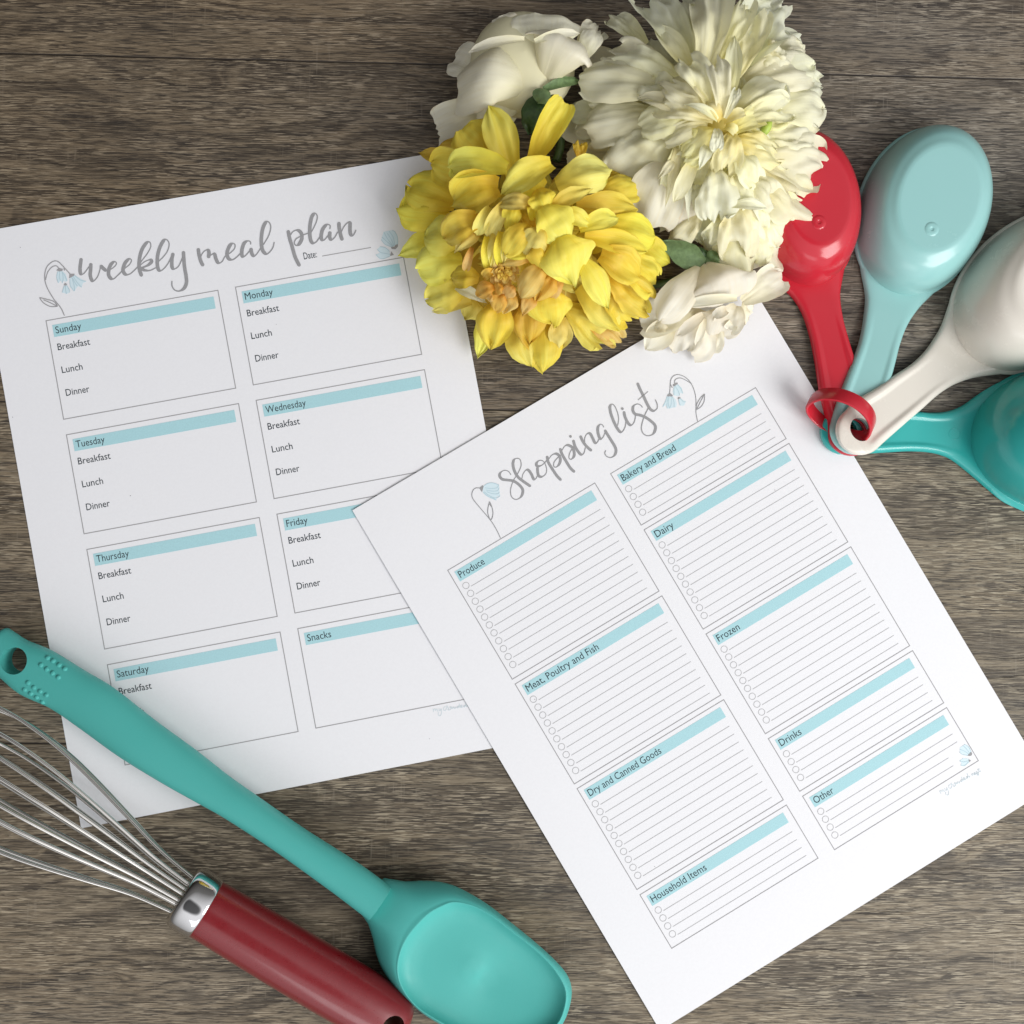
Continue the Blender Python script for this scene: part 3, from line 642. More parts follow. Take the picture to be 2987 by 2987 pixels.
for fr, dz in ((0.998, 0.35), (0.988, 0.30), (0.982, 0.05), (0.96, -1.0), (0.915, -2.6), (0.83, -4.2), (0.68, -5.0), (0.48, -5.5), (0.25, -5.75), (0.08, -5.8)):
    rings.append([sp(k, PI_[k][1] * fr, rimz(k) + dz) for k in range(nS)])
hb = mesh('spoon_bowl', *loft(rings), MATS['silicone'], spoon); fix_normals(hb)

# ------------------------------------------------------------------ whisk
whisk = thing('whisk', None, 'balloon whisk with steel wires, chrome collar and dark red handle', 'whisk')
fa = ray(566, 2630, 23); fb = ray(1180, 2995, 13)
ax = (fb - fa).normalized(); Lh = (fb - fa).length
up_ = Vector((0, 0, 1)); lat = ax.cross(up_).normalized(); vert = lat.cross(ax).normalized()
prof = cat_rom([(5.5, 12.0), (6.2, 12.9), (14, 13.2), (40, 13.7), (70, 13.9), (92, 13.5), (Lh - 6, 12.2), (Lh - 1.5, 9.5), (Lh + 0.6, 5.5), (Lh + 1.0, 0.01)], 6)
prof = [(5.5, 0.5)] + prof[:-1] + [(Lh + 1.0, 0.5)]
_b = ax.cross(lat)
wh = mesh('handle', *loft([[fa + ax * q + lat * r_ * math.cos(2 * math.pi * k / 64) + _b * r_ * math.sin(2 * math.pi * k / 64) for k in range(64)] for q, r_ in prof]), MATS['whisk_red'], whisk); fix_normals(wh)
boolean(wh, [cyl_cutter(ray(1147, 2992, 24), vert, 4.8, 60)])
for p in wh.data.polygons: p.use_smooth = True
wh.data.set_sharp_from_angle(angle=math.radians(50))
prof = cat_rom([(-6.5, 0.02), (-6.5, 8.5), (-6.3, 11.4), (-5.4, 13.0), (-3.2, 13.9), (0.5, 14.1), (4.0, 13.95), (5.9, 13.5), (6.3, 12.6)], 7)
o = mesh('collar', *lathe(fa, ax, prof, 64, lat), MATS['chrome'], whisk); fix_normals(o)
LB = 150.0
WP = [(-4, 8.0), (3, 8.6), (20, 11.4), (40, 17.2), (58, 22.9), (76, 28.4), (92, 32.0), (106, 33.0), (119, 30.5), (129, 24.0), (135, 14.0), (138, 4.0)]
rt = Matrix.Rotation(math.radians(-1.3), 3, vert); axw = rt @ ax; latw = rt @ lat
for k, ph in enumerate((5, 34, 78, 92, 112, 127, 146)):
    a = math.radians(ph); dirv = latw * math.cos(a) + vert * math.sin(a); lk = (1.0, 0.95, 0.90, 0.96, 0.93, 0.98, 0.94)[k]; kk = 1.0 + 0.03 * math.sin(k * 2.3); of = vert * (k - 3) * 0.5
    half = cat_rom([(s_, r_ * (1 - 0.23 * max(0, min(1, s_ / 100)))) for s_, r_ in WP], 6)
    pts = [fa - axw * (6 + s * lk) + dirv * r * kk for s, r in half]
    pts += [fa - axw * (6 + s * lk) - dirv * r * kk for s, r in reversed(half)]
    mesh('wire', *tube(pts, 0.88, 12), MATS['steel'], whisk)

# ------------------------------------------------------------------ measuring cups
GR = 'measuring cups joined on the red ring'
def cup(mat, label, pivot, pr, adir, pairs, zp, zr, ell, h, nub, hole, groove=1.3, disc=None, flat=0.61):
    t = thing('measuring_cup', None, label, 'measuring cup', GR)
    a = Vector(adir).normalized(); n = Vector((-a.y, a.x))
    st = []
    for g in (6, 22, 40, 58, 75, 90):
        g = math.radians(g); m = Vector(pivot) - a * pr * math.cos(g)
        st.append((*(m - n * pr * math.sin(g)), *(m + n * pr * math.sin(g))))
    if (Vector(pairs[0][0]) - Vector(st[-1][:2])).length > (Vector(pairs[0][0]) - Vector(st[-1][2:])).length:
        st = [(q[2], q[3], q[0], q[1]) for q in st]
    nend = len(st)
    st = cat_rom(st + [(*p, *q) for p, q in pairs], 4)
    L_ = len(st); rings = []; K = 30; th = 3.4
    for k, q in enumerate(st):
        f = k / (L_ - 1); zz = zp + (zr - zp) * max(0, min(1, (f - 0.25) / 0.6))
        u, l = ray(q[0], q[1], zz + th * 0.6), ray(q[2], q[3], zz + th * 0.6)
        g = groove * max(0, min(1, (f - 0.34) / 0.08)) * max(0, min(1, (0.80 - f) / 0.25))
        top, bot = [], []
        for j in range(K + 1):
            s = -1 + 2 * j / K; p = u + (l - u) * (j / K)
            e = (1 - abs(s) ** 7) ** 0.5 if abs(s) < 1 else 0
            gr = max(0.0, min(1.0, (0.74 - abs(s)) / 0.22)); gr = gr * gr * (3 - 2 * gr)
            top.append(Vector((p.x, p.y, zz + th * (0.35 + 0.65 * e) - g * gr)))
            bot.append(Vector((p.x, p.y, zz + 0.3 * (1 - e))))
        rings.append(top + bot[::-1])
    o = mesh('handle', *loft(rings), MATS[mat], t); fix_normals(o)
    hp = ray(*hole[0], zp + 3)
    boolean(o, [cyl_cutter(hp, (0, 0, 1), hole[1], 30, 48)])
    for p in o.data.polygons: p.use_smooth = True
    o.data.set_sharp_from_angle(angle=math.radians(42))
    (cx, cy), la, (lx, ly), sb = ell
    c = ray(cx, cy, zr + 2.5); A = ray(cx + lx * la, cy + ly * la, zr + 2.5) - c; B = ray(cx - ly * sb, cy + lx * sb, zr + 2.5) - c
    prof = [(1.02, 0.0), (1.030, 0.4), (1.034, 1.0), (1.030, 1.8), (1.018, 2.3), (0.998, 2.5)]
    dome = cat_rom([(0.9925, 2.5), (0.992, 3.2), (0.988, 3.2 + h * .12), (0.972, 3.2 + h * .32), (0.934, 3.2 + h * .52), (0.870, 3.2 + h * .71), (0.785, 3.2 + h * .86), (flat + 0.08, 3.2 + h * .945), (flat + 0.03, 3.2 + h * .982), (flat - 0.01, 3.2 + h * .996), (flat - 0.06, 3.2 + h), (0.35, 3.2 + h), (0.0004, 3.2 + h)], 6)
    # outside then the thin wall's inside
    full = prof + dome
    rings = []
    for r_, z in full:
        rings.append([c + A * r_ * math.cos(2 * math.pi * k / 96) + B * r_ * math.sin(2 * math.pi * k / 96) + Vector((0, 0, z - 2.5)) for k in range(96)])
    o = mesh('cup_bowl', *loft(rings, True, False), MATS[mat], t); fix_normals(o); o.data.set_sharp_from_angle(angle=math.radians(38))
    inner = [(r_ - 0.04 if r_ > 0.1 else r_, z - 1.6) for r_, z in reversed(dome)] + [(0.955, 0.0), (1.02, 0.0)]
    rings = [[c + A * max(r_, 0.001) * math.cos(2 * math.pi * k / 64) + B * max(r_, 0.001) * math.sin(2 * math.pi * k / 64) + Vector((0, 0, z - 2.5)) for k in range(64)] for r_, z in inner]
    mesh('cup_inside', *loft(rings, True, False), MATS[mat], t)
    if nub:
        q = ray(*nub, zr + 3.2 + h)
        v, f = lathe(q, (0, 0, 1), cat_rom([(0.02, 3.3), (0.22, 2.9), (0.38, 2.3), (0.42, 1.7), (0.40, 1.2), (0.30, 0.9), (0.12, 0.6), (0.05, 0.01)], 4), 32)
        mesh('moulding_nub', v, f, MATS[mat], t)
    if disc:
        q = ray(*disc, zr + th + 0.05)
        mesh('moulding_nub', *lathe(q, (0, 0, 1), cat_rom([(-0.1, 2.95), (0.18, 2.8), (0.22, 2.6), (0.10, 2.4), (0.06, 1.2), (0.05, 0.01)], 4), 32), MATS[mat], t)
    return t
cup('teal_plastic', 'large teal measuring cup, lowest on the ring, bowl running off the right edge', (2461, 1258), 67, (1, 0.02),
    [((2530, 1192), (2530, 1323)), ((2610, 1193), (2610, 1318)), ((2681, 1199), (2660, 1316)), ((2718, 1203), (2718, 1320)), ((2761, 1200), (2761, 1332)), ((2805, 1185), (2790, 1349)), ((2839, 1162), (2834, 1384)), ((2877, 1136), (2891, 1433)), ((2920, 1113), (2935, 1467)), ((2990, 1085), (3010, 1500))],
    2.6, 0.4, ((3150, 1284), 322, (1, 0.03), 224), 37, None, ((2468, 1258), 5.4), 0.9, (2784, 1266), 0.63)
cup('red_plastic', 'red measuring cup half hidden under the white peony', (2487, 1258), 72, (-0.25, -0.97),
    [((2411, 1225), (2553, 1190)), ((2393, 1150), (2522, 1120)), ((2379, 1058), (2494, 1040)), ((2364, 983), (2476, 983)), ((2342, 915), (2460, 921)), ((2311, 865), (2453, 859)), ((2262, 815), (2462, 800)), ((2235, 720), (2480, 700))],
    6.2, 0.4, ((2345, 612), 225, (-0.15, -0.99), 150), 22, (2389, 648), ((2490, 1256), 5.4), 1.0)
cup('aqua_plastic', 'pale aqua measuring cup, upside down between the red and the cream one', (2497, 1252), 74, (0.33, -0.94),
    [((2437, 1192), (2571, 1205)), ((2460, 1126), (2590, 1145)), ((2491, 1045), (2612, 1065)), ((2510, 989), (2628, 1002)), ((2522, 921), (2650, 946)), ((2526, 860), (2684, 896)), ((2514, 790), (2733, 847)), ((2500, 700), (2790, 785))],
    9.8, 0.4, ((2686, 619), 249, (0.3, -0.954), 182), 22, (2718, 668), ((2504, 1252), 5.4), 1.0)
cup('cream_plastic', 'cream white measuring cup with its handle on top of the stack', (2512, 1255), 72, (0.79, -0.61),
    [((2496, 1168), (2580, 1290)), ((2560, 1130), (2640, 1237)), ((2609, 1095), (2690, 1194)), ((2661, 1061), (2740, 1150)), ((2698, 1026), (2790, 1119)), ((2727, 986), (2848, 1100)), ((2752, 940), (2906, 1092)), ((2782, 850), (2965, 1086))],
    13.4, 0.4, ((3036, 845), 285, (0.79, -0.61), 205), 32, None, ((2516, 1251), 5.6), 1.3)
# ring through the four handles
pH, pL = ray(2530, 1266, 13), ray(2366, 1168, 13)
cen = (pH + pL) / 2; chord = (pH - pL).normalized(); rr = (pH - pL).length / 2 + 0.2
side = Vector((0, 0, 1)).cross(chord).normalized()
if side.y < 0: side = -side
upr = (side * math.sin(math.radians(24)) + Vector((0, 0, 1)) * math.cos(math.radians(24))).normalized()
nrm = chord.cross(upr).normalized()
rings = []
for k in range(73):
    a = 2 * math.pi * k / 72; sa = math.sin(a); d = chord * math.cos(a) + upr * sa * (1.0 if sa > 0 else 0.62); ring = []
    for (da, dr) in ((-3.5, -0.5), (-3.7, 0), (-3.5, 0.6), (-3.0, 0.8), (3.0, 0.8), (3.5, 0.6), (3.7, 0), (3.5, -0.5), (3.0, -0.8), (-3.0, -0.8)):
        ring.append(cen + d * (rr + dr) + nrm * da)
    rings.append(ring)
o = mesh('ring', *loft(rings, True, False), MATS['red_plastic']); fix_normals(o)
o.data.set_sharp_from_angle(angle=math.radians(40))
tag(o, 'red plastic ring looped through the holes of the measuring cup handles', 'ring')
#FLOWERS
# ------------------------------------------------------------------ flowers
rnd = random.Random(7)
SHAPE = {
 'd': [(0,.42),(.2,.70),(.42,.96),(.55,1),(.72,.86),(.86,.56),(.95,.25),(1,.02)],
 'r': [(0,.40),(.2,.68),(.5,.95),(.68,1),(.84,.90),(.94,.66),(.985,.36),(1,.08)],
 'p': [(0,.30),(.25,.60),(.5,.86),(.74,1),(.89,.97),(.96,.84),(1,.60)],
 's': [(0,.55),(.3,.9),(.6,1),(.85,.72),(1,.08)],
 't': [(0,.5),(.3,1),(.5,.95),(.8,.5),(1,.02)],
 'b': [(0,.26),(.15,.54),(.4,.86),(.65,1),(.84,.98),(.94,.86),(1,.60)],
 'f': [(0,.16),(.12,.40),(.3,.72),(.55,.93),(.78,1),(.92,.98),(.98,.90),(1,.80)]}
def prof_at(sh, t):
    for (a, x), (b, y) in zip(sh, sh[1:]):
        if t <= b: f = (t - a) / (b - a); f = f * f * (3 - 2 * f) * 0.5 + f * 0.5; return x + (y - x) * f
    return sh[-1][1]
def petal(par, b, t, w, arch=0.0, cup=0.0, mat='p_yellow', kind='d', roll=0.0, ruf=None, rag=None, name='petal', curl=0.0, seed=None):
    """one petal: base and tip are (picture x, picture y, height); w its width, arch the lift of its middle, cup the half-angle its width is bent through"""
    rg = random.Random(seed if seed is not None else rnd.random())
    B, T = ray(*b), ray(*t); M = (B + T) / 2 + Vector((0, 0, arch)); Q = M * 2 - (B + T) / 2
    h = Vector((T.x - B.x, T.y - B.y, 0)); h = h.normalized() if h.length > 1e-4 else Vector((1, 0, 0))
    S0 = h.cross(Vector((0, 0, 1)))
    wd = w / 6.55 / 2; ln = (T - B).length
    ruf = (0.13 if kind == 'p' else 0.06) if ruf is None else ruf
    rag = (0.085 if kind == 'p' else 0.02) if rag is None else rag
    nu, nv = (22, 20) if kind in 'pbf' else (18, 12)
    sh = SHAPE[kind]; ph = [rg.uniform(0, 6.28) for _ in range(6)]; asy = rg.uniform(-0.10, 0.10); tw = rg.uniform(-0.12, 0.12)
    knots = [rg.choice((-1.1, -0.1, 0.1, 0.3, 0.3)) + rg.uniform(-.2, .2) for _ in range(13)]
    lob = [(rg.uniform(2.2, 5.5), rg.uniform(0, 6.28), rg.uniform(.3, .7)) for _ in range(2)]
    wr = [(rg.uniform(1.5, 5), rg.uniform(2, 7) * rg.choice((-1, 1)), rg.uniform(0, 6.28), rg.uniform(.3, 1)) for _ in range(4)]
    crm = {'d': .30, 'r': .24, 'p': .40, 't': .24, 'b': .22, 'f': .12, 's': .12}[kind]
    keel = rg.uniform(-0.10, 0.22) if kind in 'dt' else 0
    def ragf(v):
        x = (v + 1) / 2 * 11.99; i = int(x); f = x - i
        f = f * f * (3 - 2 * f)
        return 0.6 * (knots[i] * (1 - f) + knots[i + 1] * f) + (0.5 * mnoise.noise(Vector((v * 7.5, ph[0] * 9, 0))) if kind == 'p' else 0) + sum(c_ * math.sin(a_ * v + b_) for a_, b_, c_ in lob)
    V, UV, Fc = [], [], []
    for i in range(nu + 1):
        s = i / nu; tt = 1 - (1 - s) ** 1.45
        for j in range(nv + 1):
            v = -1 + 2 * j / nv
            te = tt * (1 + rag * ragf(v) * tt ** 3 * 1.3)
            te_c = min(te, 1.0)
            p = B * (1 - te) ** 2 + Q * 2 * te * (1 - te) + T * te ** 2
            tan = ((Q - B) * (1 - te) + (T - Q) * te).normalized()
            ro = math.radians(roll) + tw * te
            N0 = S0.cross(tan).normalized(); S1 = tan.cross(N0)
            Sv = S1 * math.cos(ro) + N0 * math.sin(ro); Nv = N0 * math.cos(ro) - S1 * math.sin(ro)
            ww = wd * prof_at(sh, tt) * (1 + asy * v)
            ph_ = math.radians(cup) * (1 - 0.25 * te)
            if abs(ph_) > 0.02: x = ww * math.sin(ph_ * v) / ph_; y = ww * (1 - math.cos(ph_ * v)) / ph_
            else: x = ww * v; y = 0
            y += ruf * wd * te_c ** 1.6 * (math.sin(5.2 * v + ph[0] + 2 * te) + 0.6 * math.sin(9.5 * v + ph[1] - 3 * te) * abs(v))
            y += 0.45 * ruf * wd * te_c * sum(d_ * math.sin(a_ * v + b_ * te + c_) for a_, b_, c_, d_ in wr) + keel * abs(x)
            nz = mnoise.noise(Vector((v * 1.5 + ph[3] * 9, te * 2.4 + ph[4] * 7, ph[5]))) + 0.45 * mnoise.noise(Vector((v * 3.6 + ph[4] * 9, te * 6.0, ph[3])))
            y += crm * (0.55 if par.name.startswith('rose') else 1) * wd * nz * min(1, te * 2.2)
            if kind in 'dpbrt':
                y += {'d': .30, 'p': .10, 't': .2, 'b': .10, 'r': .16}[kind] * (1 if par.name == 'dahlia' or par.name == 'peony' else 0.25) * wd * min(1, te * 3) * (0.30 - abs(mnoise.noise(Vector((v * 2.3 + ph[2] * 9, te * 0.8, ph[1] * 3)))))
            if kind == 'p':
                y += 0.30 * wd * te_c ** 5 * mnoise.noise(Vector((v * 4.2 + ph[5] * 5, te * 2.0, ph[4])))
            y += 0.03 * wd * math.sin(6 * te + ph[2]) + curl * ln * 0.12 * te_c ** 3
            y -= 0.035 * wd * math.exp(-(v / 0.16) ** 2) * (1 - te_c)          # midrib crease
            V.append(p + Sv * x + Nv * y); UV.append(((v + 1) / 2, min(1, s)))
    for i in range(nu):
        for j in range(nv):
            a = i * (nv + 1) + j; Fc.append((a, a + 1, a + nv + 2, a + nv + 1))
    for k, q in enumerate(V):
        if q.z < 0.7: V[k] = Vector((q.x, q.y, 0.7 + 0.02 * (k % 7)))
    return mesh(name, V, Fc, MATS[mat], par, uvs=UV)
def mass(par, mat, parts):
    """joins the small petals lying under the others into one part"""
    bm = bmesh.new(); mats = []
    for o in parts:
        n0 = len(bm.faces); bm.from_mesh(o.data); bm.faces.ensure_lookup_table()
        if o.data.materials[0] not in mats: mats.append(o.data.materials[0])
        for f in bm.faces[n0:]: f.material_index = mats.index(o.data.materials[0])
    me = bpy.data.meshes.new('petal_mass'); bm.to_mesh(me); bm.free()
    for m in mats: me.materials.append(m)
    for o in parts: d = o.data; bpy.data.objects.remove(o); bpy.data.meshes.remove(d)
    o = bpy.data.objects.new('petal_mass', me); C.objects.link(o); o.parent = par; o['kind'] = 'stuff'; return o
def blob(name, par, mat, c, rx, rz, n=32):
    q = ray(*c); v, f = lathe(q, (0, 0, 1), [(-rz, 0.05)] + [(rz * math.sin(a), rx * math.cos(a)) for a in [math.radians(x) for x in range(-75, 90, 15)]] + [(rz, 0.05)], n)
    return mesh(name, v, f, MATS[mat], par)
Y, LM, PA, OR, PE, OC = 'p_yellow', 'p_lemon', 'p_pale', 'p_orange', 'p_peach', 'p_ochre'

dahlia = thing('dahlia', None, 'large yellow dahlia with an orange eye, covering a corner of the meal plan page', 'flower', 'cut flowers')
blob('receptacle', dahlia, 'p_ochre', (1545, 740, 15), 33, 12)
fill = []
for ring_, (rb, rt, zb, zt, n, w) in enumerate(((60, 255, 12, 10, 22, 88), (50, 205, 24, 20, 20, 84), (40, 165, 34, 29, 16, 76), (30, 125, 40, 37, 12, 66))):
    for k in range(n):
        a = 2 * math.pi * (k + 0.5 * ring_) / n + rnd.uniform(-.12, .12); r1 = rt * rnd.uniform(0.92, 1.06) * (1.0 + 0.10 * math.cos(a))
        cx0, cy0 = (1545, 725) if ring_ < 1 else (1560, 700)
        fill.append(petal(dahlia, (cx0 + rb * math.cos(a), cy0 + rb * math.sin(a), zb), (cx0 + r1 * math.cos(a), cy0 + r1 * math.sin(a) * 0.95, zt + rnd.uniform(-3, 3)), w * rnd.uniform(.9, 1.1), 4, rnd.choice((-25, 18, 26)), rnd.choice((Y, Y, LM, OC if ring_ == 0 else LM)), 'd'))
mass(dahlia, None, fill)
DL = [ # bx by bz tx ty tz width arch cup material kind roll
 (1492,505,26,1428,312,34,92,4,38,LM,'d',0),(1545,490,26,1648,298,42,84,5,62,Y,'b',-12),
 (1458,500,26,1352,372,30,135,4,-34,Y,'b',0),(1400,490,18,1282,430,18,86,2,-20,OC,'r',0),(1335,480,14,1222,446,14,50,2,30,OC,'d',0),
 (1405,545,30,1258,478,30,104,4,44,Y,'r',8),(1335,590,18,1192,540,14,116,4,-22,Y,'r',0),(1310,630,16,1164,612,13,112,3,-16,Y,'r',0),
 (1275,700,10,1162,745,8,72,2,18,LM,'t',0),(1350,690,26,1243,690,22,112,4,-26,LM,'r',0),(1350,760,22,1214,785,18,112,4,-20,LM,'r',0),
 (1352,840,20,1246,872,14,104,4,-30,LM,'r',0),(1375,880,18,1262,908,15,40,2,30,PA,'s',0),(1405,862,14,1355,932,9,78,2,-14,LM,'d',0),
 (1436,920,8,1393,1043,6,66,2,16,LM,'t',0),(1462,880,32,1432,1016,20,104,5,-34,Y,'d',0),(1475,900,24,1472,985,18,34,2,30,Y,'s',0),
 (1512,920,14,1551,1070,10,104,3,22,LM,'d',0),(1585,925,16,1584,1088,10,112,3,-18,Y,'d',0),(1540,880,28,1543,1010,20,98,4,-30,OC,'d',0),
 (1602,845,40,1612,944,32,126,4,-40,Y,'r',0),(1635,925,20,1634,1022,13,66,2,14,PA,'d',0),(1655,895,20,1768,1004,11,112,3,-12,LM,'p',0),
 (1690,835,26,1806,966,18,96,4,-24,LM,'d',0),(1705,930,14,1808,996,11,64,2,26,PE,'p',0),(1752,832,28,1850,920,20,108,4,14,Y,'p',0),
 (1765,792,36,1890,886,26,112,4,-22,Y,'p',0),(1800,748,38,1908,828,28,104,4,-18,Y,'p',0),(1852,700,28,1952,768,22,74,3,16,Y,'d',0),
 (1752,742,46,1866,812,36,96,5,34,Y,'d',0),(1700,760,50,1772,900,36,70,4,-26,LM,'d',0),(1636,688,60,1672,830,46,150,6,-30,LM,'d',0),
 (1578,606,62,1652,716,54,112,5,-34,LM,'d',0),(1775,652,44,1912,690,32,92,4,-18,Y,'r',0),(1705,692,50,1885,735,36,64,4,22,Y,'d',0),
 (1690,668,54,1803,636,46,58,4,26,LM,'d',0),(1640,625,58,1730,662,52,52,3,24,LM,'t',0),(1682,602,46,1858,612,34,70,4,32,Y,'d',0),
 (1690,640,46,1880,642,32,54,3,-24,Y,'d',0),(1742,572,40,1866,545,30,84,4,-28,Y,'b',0),(1622,540,50,1776,498,42,104,6,-40,PA,'r',0),
 (1735,495,28,1862,508,20,70,3,-20,OC,'r',0),(1692,470,24,1688,418,28,44,2,40,OC,'p',0),(1572,548,58,1596,622,56,76,5,-30,Y,'d',0),
 (1612,606,58,1728,552,52,50,4,40,LM,'t',0),(1608,478,56,1463,567,50,80,6,36,LM,'d',0),(1590,520,50,1500,590,44,60,4,-30,Y,'d',0),
 (1552,598,56,1454,598,50,54,5,30,PA,'d',0),(1545,600,56,1556,636,50,36,5,50,Y,'r',0),(1455,548,46,1322,602,36,112,6,38,Y,'d',10),
 (1478,492,48,1312,488,40,92,6,58,LM,'r',0),(1400,640,46,1298,690,36,84,6,44,Y,'r',0),(1432,606,50,1392,686,46,46,4,70,PA,'r',0),
 (1478,590,52,1424,690,48,52,4,48,PA,'r',0),(1505,590,54,1478,676,50,56,5,-30,Y,'d',0),(1395,672,44,1326,738,38,54,4,30,PA,'t',0),
 (1378,722,42,1360,790,38,36,3,100,PE,'r',0),(1420,690,48,1418,788,42,32,3,40,Y,'d',0),(1440,680,50,1436,782,44,32,3,-30,PA,'d',0),
 (1462,676,52,1456,778,44,36,3,40,Y,'d',0),(1484,680,52,1470,772,46,34,3,-34,PA,'d',0),(1545,655,58,1476,744,52,66,5,-34,Y,'r',0),
 (1588,668,60,1530,742,54,72,5,-40,PA,'r',0),(1566,706,58,1592,794,48,74,5,-34,Y,'d',0),(1548,756,50,1462,772,46,36,3,-30,PE,'d',0),
 (1560,742,52,1478,752,48,30,3,-30,Y,'d',0),(1590,772,52,1516,866,44,68,5,-40,PE,'r',0),(1612,798,48,1566,876,40,62,4,-30,OR,'d',0),
 (1640,812,44,1592,876,38,48,4,-30,PE,'r',0),(1470,852,42,1448,910,36,48,4,-34,OR,'r',0),(1500,858,42,1470,912,36,52,4,-30,PE,'d',0),
 (1556,864,40,1524,920,36,46,4,-30,PE,'t',0),(1442,836,44,1390,862,38,50,4,-36,OR,'r',0),(1398,812,38,1318,808,32,66,4,-34,OC,'r',0),
 (1500,834,46,1474,868,42,42,3,-36,PE,'r',0),(1440,795,44,1412,810,42,34,3,70,OR,'r',0),(1330,838,24,1420,884,26,34,2,20,'p_grey','t',0),
 (1468,836,46,1442,852,42,36,3,-36,OR,'r',0),(1440,860,42,1420,872,38,36,3,-36,PE,'r',0)]
for q in DL: petal(dahlia, q[0:3], q[3:6], q[6] * (1.16 if q[6] > 60 else 1.06), q[7], q[8], q[9], q[10], q[11])
EC = (1468, 797)
for n, r0, r1, z0, z1, w in ((4, 1, 9, 40, 45, 17), (6, 4, 18, 38, 45, 22), (8, 10, 29, 37, 44, 26), (10, 20, 40, 35, 42, 28)):
    for k in range(n):
        a = 2 * math.pi * k / n + n * 0.37
        if n == 10 and math.sin(a) < -0.35: continue
        petal(dahlia, (EC[0] + r0 * math.cos(a), EC[1] + r0 * math.sin(a), z0), (EC[0] + r1 * math.cos(a), EC[1] + r1 * math.sin(a), z1), w, 2.5, 62, OR if n < 7 else PE, 'r', name='floret', curl=1.5)

peony = thing('peony', None, 'big creamy white peony with ragged petals and a yellow centre, above the red measuring cup', 'flower', 'cut flowers')
WH, IV, BU, GY = 'p_white', 'p_ivory', 'p_butter', 'p_grey'
blob('receptacle', peony, 'p_ivory', (2100, 400, 16), 40, 13)
fill = []
for ring_, (rb, rt, zb, zt, n, w) in enumerate(((80, 268, 12, 14, 15, 150), (70, 240, 22, 22, 15, 140), (60, 205, 31, 31, 14, 125), (50, 165, 40, 39, 12, 110), (35, 120, 45, 45, 10, 90))):
    for k in range(n):
        a = 2 * math.pi * (k + 0.5 * ring_) / n + rnd.uniform(-.15, .15); r1 = rt * rnd.uniform(0.92, 1.06)
        fill.append(petal(peony, (2105 + rb * math.cos(a), 372 + rb * math.sin(a), zb), (2100 + r1 * math.cos(a), 378 + r1 * 1.10 * math.sin(a), zt + rnd.uniform(-3, 3)), w * rnd.uniform(.9, 1.15), 5, rnd.choice((-18, -12, 16, 24)), rnd.choice((WH, IV) if ring_ < 3 else (IV, IV, BU)), 'p'))
mass(peony, None, fill)
